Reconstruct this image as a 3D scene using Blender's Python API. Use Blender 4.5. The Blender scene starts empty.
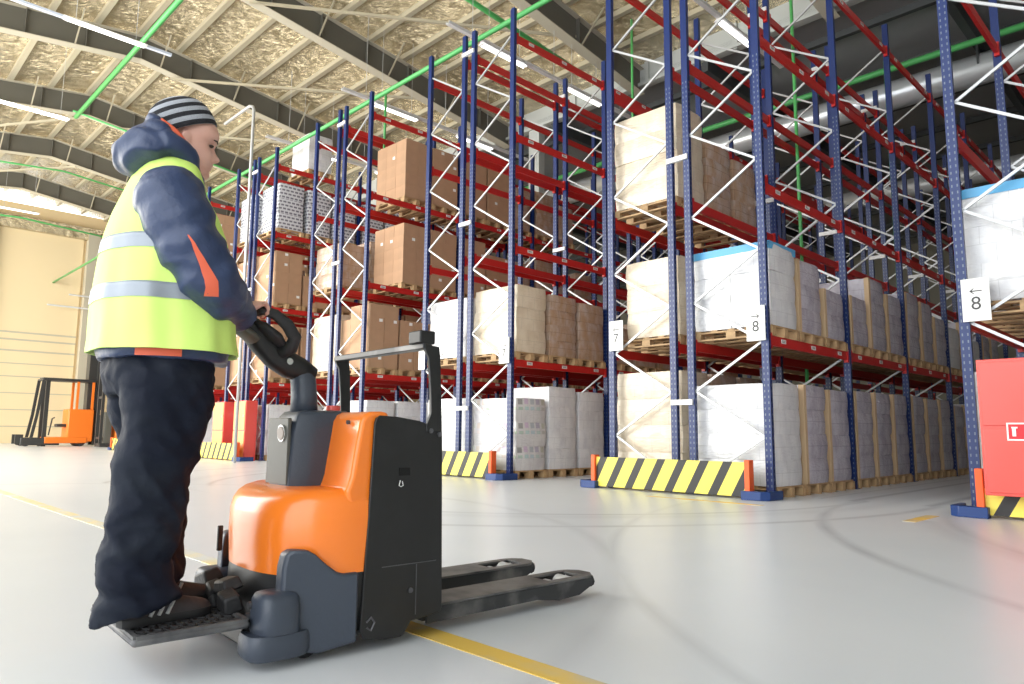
import bpy, bmesh, math, random
from mathutils import Vector, Matrix, noise
random.seed(7)
scn = bpy.context.scene
COL = scn.collection
PI = math.pi
SM = 1.0

# ------------------------------------------------------------------ materials
def mat(name, color, rough=.5, metal=0., bump=None, var=None, coat=0., emit=None, estr=0.):
    """bump=(scale,strength[,detail]); var=(color2,scale,lo,hi)"""
    m = bpy.data.materials.new(name); m.use_nodes = True
    nt = m.node_tree; b = nt.nodes['Principled BSDF']
    b.inputs['Base Color'].default_value = (*color, 1); b.inputs['Roughness'].default_value = rough
    b.inputs['Metallic'].default_value = metal
    if coat: b.inputs['Coat Weight'].default_value = coat; b.inputs['Coat Roughness'].default_value = .15
    tc = nt.nodes.new('ShaderNodeTexCoord')
    if var:
        n = nt.nodes.new('ShaderNodeTexNoise'); n.inputs['Scale'].default_value = var[1]; n.inputs['Detail'].default_value = 4
        nt.links.new(tc.outputs['Object'], n.inputs['Vector'])
        r = nt.nodes.new('ShaderNodeValToRGB'); r.color_ramp.elements[0].position = var[2]; r.color_ramp.elements[1].position = var[3]
        r.color_ramp.elements[0].color = (*color, 1); r.color_ramp.elements[1].color = (*var[0], 1)
        nt.links.new(n.outputs['Fac'], r.inputs['Fac']); nt.links.new(r.outputs['Color'], b.inputs['Base Color'])
    if bump:
        n = nt.nodes.new('ShaderNodeTexNoise'); n.inputs['Scale'].default_value = bump[0]; n.inputs['Detail'].default_value = bump[2] if len(bump) > 2 else 3
        nt.links.new(tc.outputs['Object'], n.inputs['Vector'])
        bp = nt.nodes.new('ShaderNodeBump'); bp.inputs['Strength'].default_value = bump[1]; bp.inputs['Distance'].default_value = .02
        nt.links.new(n.outputs['Fac'], bp.inputs['Height']); nt.links.new(bp.outputs['Normal'], b.inputs['Normal'])
    if emit: b.inputs['Emission Color'].default_value = (*emit, 1); b.inputs['Emission Strength'].default_value = estr
    return m
def nd(nt, typ, **kw):
    n = nt.nodes.new(typ)
    for k, v in kw.items(): setattr(n, k, v)
    return n
def math_(nt, op, a, b=None, c=None):
    n = nt.nodes.new('ShaderNodeMath'); n.operation = op
    for i, v in enumerate((a, b, c)):
        if v is None: continue
        if isinstance(v, (int, float)): n.inputs[i].default_value = v
        else: nt.links.new(v, n.inputs[i])
    return n.outputs[0]
def objxyz(nt):
    tc = nt.nodes.new('ShaderNodeTexCoord'); s = nt.nodes.new('ShaderNodeSeparateXYZ')
    nt.links.new(tc.outputs['Object'], s.inputs[0]); return s.outputs, tc
def mixc(nt, fac, c1, c2):
    n = nt.nodes.new('ShaderNodeMix'); n.data_type = 'RGBA'
    if isinstance(fac, (int, float)): n.inputs[0].default_value = fac
    else: nt.links.new(fac, n.inputs[0])
    for i, c in ((6, c1), (7, c2)):
        if isinstance(c, tuple): n.inputs[i].default_value = (*c, 1)
        else: nt.links.new(c, n.inputs[i])
    return n.outputs[2]
def stripes(nt, coord, period, duty, off=0.):
    f = math_(nt, 'FRACT', math_(nt, 'ADD', math_(nt, 'DIVIDE', coord, period), off))
    return math_(nt, 'LESS_THAN', f, duty)
def base(m): return m.node_tree.nodes['Principled BSDF']
def setc(m, sock): m.node_tree.links.new(sock, base(m).inputs['Base Color'])

M = {}
M['blue'] = mat('blue_paint', (.005, .021, .115), .35)
nt = M['blue'].node_tree; xyz, _ = objxyz(nt)
# perforation of the rack posts: two columns of slots
sx = math_(nt, 'LESS_THAN', math_(nt, 'ABSOLUTE', math_(nt, 'SUBTRACT', math_(nt, 'ABSOLUTE', xyz[0]), .026)), .007)
sy = math_(nt, 'LESS_THAN', math_(nt, 'ABSOLUTE', math_(nt, 'SUBTRACT', xyz[1], .0)), .008)
sz = stripes(nt, xyz[2], .075, .4)
geo = nd(nt, 'ShaderNodeNewGeometry')
hole = math_(nt, 'MULTIPLY', math_(nt, 'MAXIMUM', sx, sy), sz)
hole = math_(nt, 'MULTIPLY', hole, math_(nt, 'LESS_THAN', xyz[2], 6.))
setc(M['blue'], mixc(nt, hole, (.005, .021, .115), (.13, .16, .22)))
M['bluefoot'] = mat('blue_foot_paint', (.008, .04, .17), .4)
M['red'] = mat('red_beam_paint', (.50, .016, .013), .4)
M['galv'] = mat('galvanised_steel', (.52, .53, .54), .38, .35, bump=(30, .1))
M['whitesteel'] = mat('white_steel', (.72, .72, .72), .4)
M['sticker'] = mat('white_sticker', (.75, .75, .73), .5)
nt = M['sticker'].node_tree; xyz, _ = objxyz(nt)
pr = math_(nt, 'MULTIPLY', math_(nt, 'MULTIPLY', stripes(nt, xyz[1], .012, .5), math_(nt, 'LESS_THAN', math_(nt, 'ABSOLUTE', xyz[1]), .05)), math_(nt, 'LESS_THAN', math_(nt, 'ABSOLUTE', xyz[2]), .018))
setc(M['sticker'], mixc(nt, pr, (.75, .75, .73), (.1, .1, .1)))
M['plainwhite'] = mat('white_card', (.82, .82, .80), .5)
M['wood'] = mat('pallet_wood', (.50, .33, .17), .7, var=((.36, .23, .12), 9, .35, .7), bump=(40, .3))
M['card'] = mat('brown_cardboard', (.47, .285, .17), .75, var=((.41, .25, .15), 3, .3, .7))
nt = M['card'].node_tree
xyz, _ = objxyz(nt)
M['tape'] = mat('packing_tape', (.46, .32, .20), .3)
M['cornerb'] = mat('cardboard_edge', (.56, .40, .24), .7)
M['black'] = mat('black_paint', (.016, .016, .017), .45)
M['orange'] = mat('orange_paint', (.95, .22, .018), .28, coat=.5)
M['postorange'] = mat('orange_guard_paint', (.85, .12, .02), .45)

def wrap_mat(name, c1, c2, seam=.12, seamc=None, rough=.35, px=.3, pz=.25, coat=.4, fold=.5):
    m = mat(name, c1, rough, coat=coat); nt = m.node_tree; b = base(m)
    xyz, tc = objxyz(nt)
    oi = nd(nt, 'ShaderNodeObjectInfo')
    shift = math_(nt, 'MULTIPLY', oi.outputs['Random'], 7.)
    zrow = math_(nt, 'FLOOR', math_(nt, 'DIVIDE', xyz[2], pz))
    off = math_(nt, 'MULTIPLY', math_(nt, 'MODULO', zrow, 2.), .5)
    lx = math_(nt, 'FRACT', math_(nt, 'ADD', math_(nt, 'ADD', math_(nt, 'DIVIDE', xyz[0], px), off), .31))
    ly = math_(nt, 'FRACT', math_(nt, 'ADD', math_(nt, 'ADD', math_(nt, 'DIVIDE', xyz[1], px), off), .37))
    lz = math_(nt, 'FRACT', math_(nt, 'DIVIDE', xyz[2], pz))
    w = .028
    s = math_(nt, 'MAXIMUM', math_(nt, 'MAXIMUM', math_(nt, 'LESS_THAN', lx, w), math_(nt, 'LESS_THAN', ly, w)), math_(nt, 'LESS_THAN', lz, w * 1.2))
    n = nd(nt, 'ShaderNodeTexNoise'); n.inputs['Scale'].default_value = 4.5; n.inputs['Detail'].default_value = 5; n.noise_dimensions = '4D'
    mp = nd(nt, 'ShaderNodeMapping'); mp.inputs['Scale'].default_value = (1.6, 1.6, .8)
    nt.links.new(tc.outputs['Object'], mp.inputs[0]); nt.links.new(mp.outputs[0], n.inputs['Vector']); nt.links.new(shift, n.inputs['W'])
    r = nd(nt, 'ShaderNodeValToRGB'); r.color_ramp.elements[0].position = .38; r.color_ramp.elements[1].position = .66
    nt.links.new(n.outputs['Fac'], r.inputs[0])
    col = mixc(nt, r.outputs['Color'], c1, c2)
    sf = math_(nt, 'MULTIPLY', s, seam * 4)
    setc(m, mixc(nt, sf, col, seamc or tuple(x * .45 for x in c1)))
    bp = nd(nt, 'ShaderNodeBump'); bp.inputs['Strength'].default_value = fold; bp.inputs['Distance'].default_value = .03
    w2 = nd(nt, 'ShaderNodeTexNoise'); w2.inputs['Scale'].default_value = 9; w2.inputs['Detail'].default_value = 6; w2.inputs['Distortion'].default_value = 1.5; w2.noise_dimensions = '4D'
    mp2 = nd(nt, 'ShaderNodeMapping'); mp2.inputs['Scale'].default_value = (.6, .6, 2.2); mp2.inputs['Rotation'].default_value = (.3, .2, 0)
    nt.links.new(tc.outputs['Object'], mp2.inputs[0]); nt.links.new(mp2.outputs[0], w2.inputs['Vector']); nt.links.new(shift, w2.inputs['W'])
    nt.links.new(w2.outputs['Fac'], bp.inputs['Height']); nt.links.new(bp.outputs['Normal'], b.inputs['Normal'])
    return m
M['wwhite'] = wrap_mat('white_film_wrap', (.76, .76, .77), (.64, .64, .67), .08)
M['wgrey'] = wrap_mat('grey_film_wrap', (.56, .53, .59), (.42, .39, .45), .10, rough=.25, px=.4, pz=.36)
M['wcream'] = wrap_mat('cream_film_wrap', (.74, .64, .50), (.66, .55, .41), .08)
M['wbrown'] = wrap_mat('film_over_cartons', (.42, .27, .17), (.50, .40, .34), .12, rough=.25, px=.4, pz=.3)
M['wprint'] = wrap_mat('printed_carton_wrap', (.70, .69, .69), (.60, .58, .60), .08)
nt = M['wprint'].node_tree; xyz, _ = objxyz(nt)
vv = nd(nt, 'ShaderNodeTexVoronoi'); vv.distance = 'CHEBYCHEV'; vv.inputs['Scale'].default_value = 7; vv.inputs['Randomness'].default_value = .12
_tc = nd(nt, 'ShaderNodeTexCoord'); nt.links.new(_tc.outputs['Object'], vv.inputs['Vector'])
hs = nd(nt, 'ShaderNodeHueSaturation'); hs.inputs['Saturation'].default_value = .45; hs.inputs['Value'].default_value = .75; nt.links.new(vv.outputs['Color'], hs.inputs['Color'])
lk = [l for l in nt.links if l.to_socket == base(M['wprint']).inputs['Base Color']][0]; src = lk.from_socket
inside = math_(nt, 'LESS_THAN', vv.outputs['Distance'], .34)
band = stripes(nt, xyz[2], .42, .5)
setc(M['wprint'], mixc(nt, math_(nt, 'MULTIPLY', math_(nt, 'MULTIPLY', inside, band), .55), src, hs.outputs['Color']))
M['trays'] = mat('grey_stacked_trays', (.62, .64, .68), .4)
nt = M['trays'].node_tree; xyz, _ = objxyz(nt)
rowi = math_(nt, 'MULTIPLY', math_(nt, 'MODULO', math_(nt, 'FLOOR', math_(nt, 'DIVIDE', xyz[2], .1)), 2.), .5)
gx = math_(nt, 'MULTIPLY', math_(nt, 'LESS_THAN', math_(nt, 'FRACT', math_(nt, 'ADD', math_(nt, 'DIVIDE', math_(nt, 'ADD', xyz[1], math_(nt, 'MULTIPLY', xyz[0], 1.)), .13), rowi)), .72), stripes(nt, xyz[2], .1, .5))
setc(M['trays'], mixc(nt, gx, (.66, .68, .72), (.17, .17, .22)))
M['bluetarp'] = mat('light_blue_cover', (.10, .38, .66), .4)

# ------------------------------------------------------------------ geometry helpers
class G:
    def __init__(s): s.bm = bmesh.new()
    def box(s, c, d, rot=None, taper=None):
        v = []
        for z in (-.5, .5):
            k = taper if (taper and z > 0) else 1.
            for x, y in ((-.5, -.5), (.5, -.5), (.5, .5), (-.5, .5)):
                p = Vector((x * d[0] * k, y * d[1] * k, z * d[2]))
                if rot is not None: p = rot @ p
                v.append(s.bm.verts.new(p + Vector(c)))
        for f in ((3, 2, 1, 0), (4, 5, 6, 7), (0, 1, 5, 4), (1, 2, 6, 5), (2, 3, 7, 6), (3, 0, 4, 7)):
            s.bm.faces.new([v[i] for i in f])
        return s
    def bar(s, a, b, w, h=None, up=(0, 0, 1)):
        a, b = Vector(a), Vector(b); h = h or w; d = b - a; L = d.length; z = d.normalized()
        x = Vector(up).cross(z)
        if x.length < 1e-4: x = Vector((1, 0, 0)).cross(z)
        x.normalize(); y = z.cross(x)
        return s.box((a + b) / 2, (w, h, L), Matrix((x, y, z)).transposed())
    def loft(s, rings, cap=True, closed=True):
        R = [[s.bm.verts.new(Vector(p)) for p in r] for r in rings]; n = len(R[0])
        for i in range(len(R) - 1):
            for j in range(n if closed else n - 1):
                k = (j + 1) % n
                s.bm.faces.new((R[i][j], R[i][k], R[i + 1][k], R[i + 1][j]))
        if cap and closed:
            s.bm.faces.new(R[0][::-1]); s.bm.faces.new(R[-1])
        return s
    def tube(s, pts, r, n=12, cap=True, sq=None):
        pts = [Vector(p) for p in pts]; rings = []; prev = None
        for i, p in enumerate(pts):
            d = (pts[min(i + 1, len(pts) - 1)] - pts[max(i - 1, 0)]).normalized()
            if prev is None:
                x = d.cross(Vector((0, 0, 1)))
                if x.length < .05: x = d.cross(Vector((1, 0, 0)))
            else: x = prev - d * prev.dot(d)
            x.normalize(); prev = x; y = d.cross(x)
            rr = r[i] if isinstance(r, (list, tuple)) else r
            rx, ry = rr if isinstance(rr, (list, tuple)) else (rr, rr)
            rings.append([p + x * math.cos(2 * PI * k / n) * rx + y * math.sin(2 * PI * k / n) * ry for k in range(n)])
        return s.loft(rings, cap)
    def prism(s, poly, axis, a, b):
        def P(u, v, t): return {'x': (t, u, v), 'y': (u, t, v), 'z': (u, v, t)}[axis]
        return s.loft([[P(u, v, a) for u, v in poly], [P(u, v, b) for u, v in poly]])
    def disc(s, c, axis, r, h, n=20):
        a = Vector(axis).normalized(); return s.tube([Vector(c) - a * h / 2, Vector(c) + a * h / 2], r, n)
    def mesh(s, name, m, smooth=False):
        bmesh.ops.recalc_face_normals(s.bm, faces=s.bm.faces)
        me = bpy.data.meshes.new(name); s.bm.to_mesh(me); s.bm.free()
        if m: me.materials.append(M[m] if isinstance(m, str) else m)
        if smooth: me.shade_smooth()
        return me
    def build(s, name, m, parent=None, bevel=0, smooth=False, angle=None, loc=None, sub=0, seg=2):
        me = s.mesh(name, m, smooth or bevel > 0 or angle is not None)
        o = link(name, me, parent, loc)
        if bevel:
            md = o.modifiers.new('bevel', 'BEVEL'); md.width = bevel; md.segments = seg; md.limit_method = 'ANGLE'; md.angle_limit = .6; md.harden_normals = False
        if sub:
            md = o.modifiers.new('sub', 'SUBSURF'); md.levels = sub; md.render_levels = sub
        if bevel or angle is not None:
            me.set_sharp_from_angle(angle=angle or .7)
        return o
def link(name, data, parent=None, loc=None, rot=None):
    o = bpy.data.objects.new(name, data); COL.objects.link(o)
    if parent: o.parent = parent
    if loc is not None: o.location = loc
    if rot is not None: o.rotation_euler = rot
    return o
def tag(o, label=None, cat=None, group=None, kind=None):
    if label:
        n = len(label.replace('-', ' ').split()); o['label'] = label
    if cat: o['category'] = cat
    if group: o['group'] = group
    if kind: o['kind'] = kind
    return o
def thing(name, label, cat, loc=(0, 0, 0), rz=0, group=None):
    return tag(link(name, None, None, loc, (0, 0, rz)), label, cat, group)
def struct(o, label=None): o['kind'] = 'structure'; return tag(o, label)

def text_mesh(s, size, m, depth=.001):
    c = bpy.data.curves.new('txt', 'FONT'); c.body = s; c.size = size; c.extrude = depth; c.align_x = 'CENTER'; c.align_y = 'CENTER'
    o = bpy.data.objects.new('txt', c); COL.objects.link(o)
    bpy.context.view_layer.update()
    me = bpy.data.meshes.new_from_object(o.evaluated_get(bpy.context.evaluated_depsgraph_get()))
    bpy.data.objects.remove(o); me.materials.clear(); me.materials.append(M[m]); return me

# ------------------------------------------------------------------ camera
cam = bpy.data.cameras.new('camera'); co = link('camera', cam)
cam.sensor_width = 36; cam.lens = 717.16 / 1024 * 36; cam.clip_end = 300
yaw, pitch, roll = .7949, .1253, .0087
fw = Vector((-math.sin(yaw) * math.cos(pitch), math.cos(yaw) * math.cos(pitch), math.sin(pitch)))
r0 = Vector((math.cos(yaw), math.sin(yaw), 0)); u0 = r0.cross(fw)
rr = r0 * math.cos(roll) + u0 * math.sin(roll); uu = -r0 * math.sin(roll) + u0 * math.cos(roll)
mw = Matrix((rr, uu, -fw)).transposed().to_4x4(); mw.translation = (4.2776, -8.8216, .8115)
co.matrix_world = mw; scn.camera = co

# ------------------------------------------------------------------ floor
fm = mat('polished_concrete', (.50, .52, .53), .32); nt = fm.node_tree; xyz, tc = objxyz(nt); b = base(fm)
n1 = nd(nt, 'ShaderNodeTexNoise'); n1.inputs['Scale'].default_value = .35; n1.inputs['Detail'].default_value = 6; nt.links.new(tc.outputs['Object'], n1.inputs[0])
n2 = nd(nt, 'ShaderNodeTexNoise'); n2.inputs['Scale'].default_value = 1.1; n2.inputs['Detail'].default_value = 5; n2.inputs['Distortion'].default_value = .3; nt.links.new(tc.outputs['Object'], n2.inputs[0])
f1 = math_(nt, 'ADD', math_(nt, 'MULTIPLY', n1.outputs[0], .6), math_(nt, 'MULTIPLY', n2.outputs[0], .4))
r = nd(nt, 'ShaderNodeValToRGB'); r.color_ramp.elements[0].position = .3; r.color_ramp.elements[1].position = .7
r.color_ramp.elements[0].color = (.63, .66, .69, 1); r.color_ramp.elements[1].color = (.70, .72, .74, 1)
nt.links.new(f1, r.inputs[0]); col = r.outputs[0]
# tyre marks: arcs from the aisle swinging across the open floor
def arc(cx, cy, rad, w, y0, y1, soft):
    dx = math_(nt, 'SUBTRACT', xyz[0], cx); dy = math_(nt, 'SUBTRACT', xyz[1], cy)
    d = math_(nt, 'SQRT', math_(nt, 'ADD', math_(nt, 'MULTIPLY', dx, dx), math_(nt, 'MULTIPLY', dy, dy)))
    e = math_(nt, 'ABSOLUTE', math_(nt, 'SUBTRACT', d, rad))
    k = nd(nt, 'ShaderNodeMapRange'); k.inputs[1].default_value = w; k.inputs[2].default_value = 0; nt.links.new(e, k.inputs[0])
    g = math_(nt, 'MULTIPLY', math_(nt, 'GREATER_THAN', xyz[1], y0), math_(nt, 'LESS_THAN', xyz[1], y1))
    ns = nd(nt, 'ShaderNodeMapRange'); ns.inputs[1].default_value = .3; ns.inputs[2].default_value = .7; nt.links.new(n2.outputs[0], ns.inputs[0])
    return math_(nt, 'MULTIPLY', math_(nt, 'MULTIPLY', math_(nt, 'MULTIPLY', k.outputs[0], g), soft), math_(nt, 'ADD', math_(nt, 'MULTIPLY', ns.outputs[0], .7), .3))
marks = 0.
for a in ((8.0, 1.0, 7.2, .09, -7.5, 1.2, .5), (8.0, 1.0, 6.1, .12, -7, 1.2, .35), (7.6, .3, 8.2, .07, -8, .5, .25), (-3, -9, 5.9, .10, -8, -3, .25), (8.4, 1.5, 6.8, .2, -6, -1, .2), (-4.4, .4, 5.3, .08, -4.5, .7, .55), (-4.9, .4, 6.6, .09, -5.5, .7, .5), (-4.6, .6, 5.8, .22, -5, .7, .2)):
    marks = math_(nt, 'MAXIMUM', marks, arc(*a))
for x0, w, s in ((.75, .08, .5), (1.62, .10, .5), (1.2, .25, .15), (.35, .05, .3)):
    e = math_(nt, 'ABSOLUTE', math_(nt, 'SUBTRACT', xyz[0], x0))
    k = nd(nt, 'ShaderNodeMapRange'); k.inputs[1].default_value = w; k.inputs[2].default_value = 0; nt.links.new(e, k.inputs[0])
    marks = math_(nt, 'MAXIMUM', marks, math_(nt, 'MULTIPLY', math_(nt, 'MULTIPLY', k.outputs[0], math_(nt, 'GREATER_THAN', xyz[1], .6)), s))
col = mixc(nt, marks, col, (.13, .135, .15))
setc(fm, col)
rr_ = nd(nt, 'ShaderNodeMapRange'); rr_.inputs[1].default_value = .3; rr_.inputs[2].default_value = .7; rr_.inputs[3].default_value = .24; rr_.inputs[4].default_value = .36

g = G(); g.box((-14, 10, -.15), (58, 52, .3)); struct(g.build('floor', fm))
M['yellowline'] = mat('worn_yellow_floor_paint', (.78, .52, .10), .5, var=((.52, .50, .42), 3, .45, .75))
M['fadedline'] = mat('faded_yellow_floor_paint', (.80, .66, .34), .5, var=((.66, .66, .62), 3, .40, .62))
g = G(); g.box((2.5, -6.93, .0015), (4.0, .11, .003)); tag(g.build('floor_line', 'yellowline'), 'yellow line painted on the floor coming out right of the pallet truck', 'floor marking')
g = G(); g.box((-21.0, -6.93, .0015), (43, .11, .003)); tag(g.build('floor_line', 'fadedline'), 'faded worn yellow floor line running left behind the worker and truck', 'floor marking')
g = G(); g.box((1.95, -.85, .0015), (.12, .75, .003)); tag(g.build('floor_line', 'yellowline'), 'short worn yellow dash painted on the floor left of the red cabinet', 'floor marking')
g = G(); g.box((-.5, -.85, .0015), (1.6, .09, .003)); tag(g.build('floor_line', M['yellowline']), 'faint yellow stripe on the floor before the guard between racks 7 and 8', 'floor marking')

# ------------------------------------------------------------------ walls and roof
M['cream'] = mat('cream_wall_panel', (.76, .60, .36), .6, bump=(2, .05))
M['greywall'] = mat('light_grey_wall_panel', (.50, .52, .50), .6)
M['dark'] = mat('dark_grey_panel', (.055, .06, .062), .6)
M['rafter'] = mat('rafter_web_steel', (.13, .125, .105), .5)
M['flange'] = mat('rafter_flange_steel', (.52, .48, .38), .5)
M['purlin'] = mat('galvanised_purlin', (.52, .47, .35), .45, .3)
M['foil'] = mat('crinkled_foil_insulation', (.62, .54, .38), .2, .9)
nt = M['foil'].node_tree; b = base(M['foil']); xyz, tc = objxyz(nt)
v1 = nd(nt, 'ShaderNodeTexNoise'); v1.inputs['Scale'].default_value = 3.0; v1.inputs['Detail'].default_value = 7; v1.inputs['Distortion'].default_value = 2.5; v1.inputs['Roughness'].default_value = .6
nt.links.new(tc.outputs['Object'], v1.inputs[0])
bp = nd(nt, 'ShaderNodeBump'); bp.inputs['Strength'].default_value = .9; bp.inputs['Distance'].default_value = .22
nt.links.new(v1.outputs[0], bp.inputs['Height']); nt.links.new(bp.outputs[0], b.inputs['Normal'])
RY, RZ, SL = -2.0, 12.85, .13           # ridge line of the rafters' lower flange and the roof's fall
def zf(y): return RZ - SL * abs(y - RY)
WEB = .85
X0, X1, YF, YB = -42.5, 10., -14., 9.1
def wall(name, c, d, m):
    g = G(); g.box(c, d); return struct(g.build(name, m))
g = G()
g.loft([[(x, YF, zf(YF) + WEB + dz), (x, RY, zf(RY) + WEB + dz), (x, YB, zf(YB) + WEB + dz), (x, YB, zf(YB) + WEB + dz + .15), (x, RY, zf(RY) + WEB + dz + .15), (x, YF, zf(YF) + WEB + dz + .15)] for x, dz in ((X0, .16), (X1, .16))])
ceil = struct(g.build('ceiling', 'foil'))
y = YF + .6
pu = 0
while y < YB - .2:
    g = G(); z = zf(y) + WEB
    g.box((-16.2, y, z + .08), (52.4, .05, .16)); g.box((-16.2, y + .06, z + .008), (52.4, .14, .012))
    g.build('purlin', 'purlin', ceil); y += 1.25
for X in (-38.3, -32.3, -26.3, -20.3, -14.3, -8.3, -2.3, 3.7):
    g = G()
    prof = lambda dx, z0, z1: [[(X + s * dx, YF, zf(YF) + z0), (X + s * dx, RY, zf(RY) + z0), (X + s * dx, YB, zf(YB) + z0), (X + s * dx, YB, zf(YB) + z1), (X + s * dx, RY, zf(RY) + z1), (X + s * dx, YF, zf(YF) + z1)] for s in (-1, 1)]
    g.loft(prof(.008, .02, WEB))
    for k in range(-4, 8):
        yy = RY + k * 1.6
        if YF < yy < YB: g.box((X, yy, zf(yy) + WEB / 2), (.26, .012, WEB - .04))
    w = g.build('rafter', 'rafter', ceil)
    g = G(); g.loft(prof(.17, 0, .025)); g.loft(prof(.17, WEB - .02, WEB)); g.build('flange', 'flange', w)
    # knee braces from the flange up to the purlins
    for k in range(-3, 5):
        yy = RY + .6 + k * 2.5
        if YF < yy < YB - .5:
            for s in (-1, 1):
                g = G(); g.bar((X + s * .1, yy, zf(yy) + .03), (X + s * .95, yy, zf(yy) + WEB), .04); g.build('knee_brace', 'purlin', w)
# cross bracing rods under the roof
for a, c in (((-20.3, -1, 12.6), (-14.3, 5.6, 12.1)), ((-14.3, -1, 12.7), (-8.3, 6, 12.1)), ((-26.3, -1, 12.7), (-20.3, 5.6, 12.1)), ((-32.3, -7, 12.4), (-26.3, -2, 12.85)), ((-38.3, -6, 12.5), (-32.3, -1, 12.7))):
    g = G(); g.bar(a, c, .07); g.build('roof_brace', 'purlin', ceil)
# back bulkhead above the annex opening
wall('wall_back', (-16.2, YB + .1, 12.35), (52.6, .2, 1.3), 'greywall')
g = G()
for X in range(-41, 10, 3): g.box((X, YB - .03, 12.1), (.14, .08, .9))
g.box((-16.2, YB - .05, 11.72), (52.4, .16, .1)); struct(g.build('trim_1', M['greywall']))
for X in (-38.3, -32.3, -26.3, -20.3, -13.2, -8.3, 3.7):
    if X == -8.3: continue
for i, X in enumerate((-34.3, -23.2, -12.9)):
    g = G(); g.box((X, YB + .1, 5.85), (.5, .3, 11.7)); struct(g.build('trim_%d' % (i + 2), M['greywall']))
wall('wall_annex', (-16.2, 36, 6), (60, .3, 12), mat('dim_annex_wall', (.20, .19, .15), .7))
g = G(); g.box((-16.2, 22.6, 11.9), (58, 27, .2)); ac = struct(g.build('ceiling_annex', mat('dark_annex_roof', (.26, .26, .26), .4, .3, bump=(3, .6))))
for k in range(9):
    g = G(); g.box((-16.2, 10.5 + k * 2.9, 11.72), (58, .16, .2)); g.build('purlin', 'dark', ac)
for X in (-20, -12, -6, 0, 6):
    g = G(); g.box((X, 22.6, 11.58), (.2, 27, .44)); g.build('rafter', 'dark', ac)
wall('wall_left', (-42.6, 11, 6.6), (.3, 50, 13.2), 'cream')
wall('wall_right', (10.1, 11, 6.6), (.3, 50, 13.2), 'greywall')
# tall sectional door in the left wall
M['doorp'] = mat('pale_sectional_door', (.80, .66, .42), .45)
dr = struct(G().box((-42.4, -.2, 5.9), (.12, 4.2, 11.8)).build('door_1', 'doorp'))
for k, z in enumerate((.9, 1.8, 2.7, 3.6, 4.3, 5.0, 5.6, 6.0)):
    G().box((-42.33, -.2, z), (.03, 4.2, .05 if k < 5 else .09)).build('door_rib', 'flange', dr)
for k, yy in enumerate((-2.65, 2.35)):
    struct(G().box((-42.2, yy, 6), (.5, .6, 12.2)).build('trim_%d' % (5 + k), 'flange'))
struct(G().box((-42.2, 0, 12.05), (.35, 6, .7)).build('trim_7', 'foil'))
for z, ya, yb in ((8.3, 1.2, 6), (7.6, 0.2, 6)):
    tag(G().tube([(-41.6, ya, z), (-41.6, yb, z)], .05, 8).build('wall_conduit', 'whitesteel'), 'thin grey pipe, %s of two on the cream door wall left of the worker' % ('upper' if z > 8 else 'lower'), 'pipe')

# ------------------------------------------------------------------ racks
GAP, AIS, BAY, FD = .2857, 2.2491, 2.7205, 1.1
PAIR = 2 * FD + GAP + AIS
LZ = (2.10, 4.17, 6.28, 8.22)
RH = 8.72
def xB(k): return (k - 3) * PAIR            # outer (right) post line of pair k
# shared meshes (real pieces, shared between copies)
def post_mesh():
    g = G(); w, d = .10, .085
    g.loft([[(-w/2, -d/2, z), (w/2, -d/2, z), (w/2, -d/2 + .012, z), (w/2 - .004, d/2 - .012, z), (w/2 - .022, d/2, z), (w/2 - .022, d/2 - .012, z), (w/2 - .02, -d/2 + .014, z), (-w/2 + .02, -d/2 + .014, z), (-w/2 + .022, d/2 - .012, z), (-w/2 + .022, d/2, z), (-w/2 + .004, d/2 - .012, z), (-w/2, -d/2 + .012, z)] for z in (.01, RH)])
    g.box((0, 0, .005), (.14, .13, .01)); return g.mesh('upright_post', 'blue')
POST = post_mesh()
def brace_mesh(flip):
    g = G(); s = -1 if flip else 1
    g.bar((-.5 * s, 0, -.31), (.5 * s, 0, .31), .031, .024, up=(0, 1, 0)); return g.mesh('brace', 'galv')
BR = (brace_mesh(False), brace_mesh(True))
def beam_mesh():
    g = G(); L = BAY - .10
    g.box((0, 0, -.065), (.045, L - .02, .13))
    for s in (-1, 1): g.box((.008, s * (L / 2 - .022), -.07), (.064, .045, .20))
    return g.mesh('beam', 'red')
BEAM = beam_mesh()
STK = G().box((0, 0, 0), (.004, .14, .055)).mesh('beam_label', 'sticker')
def rack(k, side, nb, label, detail=True):
    out = xB(k) if side == 'B' else xB(k) - 2 * FD - GAP
    inn = out - FD if side == 'B' else out + FD
    cx = (out + inn) / 2; sg = 1 if out > inn else -1
    t = thing('pallet_rack', label, 'rack', (cx, 0, 0), 0, 'blue and red pallet racks')
    for i in range(nb + 1):
        Y = i * BAY
        po = link('upright_post', POST, t, (out - cx, Y, 0)); pi_ = link('upright_post', POST, t, (inn - cx, Y, 0))
        nz = 14
        for j in range(nz):
            # zigzag: outer nodes .73+1.2k, inner nodes .13+1.2k
            z = .47 + .62 * j
            if z + .31 > RH: break
            inner_low = (j % 2 == 0)
            up_to_right = (inner_low == (sg > 0))     # rises toward +x
            link('brace', BR[0] if up_to_right else BR[1], po, (-sg * FD / 2, .0, z))
    for i in range(nb):
        for L, z in enumerate(LZ):
            for xx, fo in ((out, 1), (inn, 0)):
                bo = link('beam', BEAM, t, (xx - cx, (i + .5) * BAY, z))
                if (fo and sg > 0):
                    for yy in (-.95, 0, .95): link('beam_label', STK, bo, (.026, yy + .04, -.055))
    return t
def spacers(k, nb, parent, cx):
    for i in range(nb + 1):
        for z in (1.25, 4.8, 8.3):
            g = G(); g.box((0, 0, 0), (GAP + .06, .05, .075)); g.build('row_spacer', 'whitesteel', parent, loc=(xB(k) - FD - GAP / 2 - cx, i * BAY - .05, z))
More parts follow.
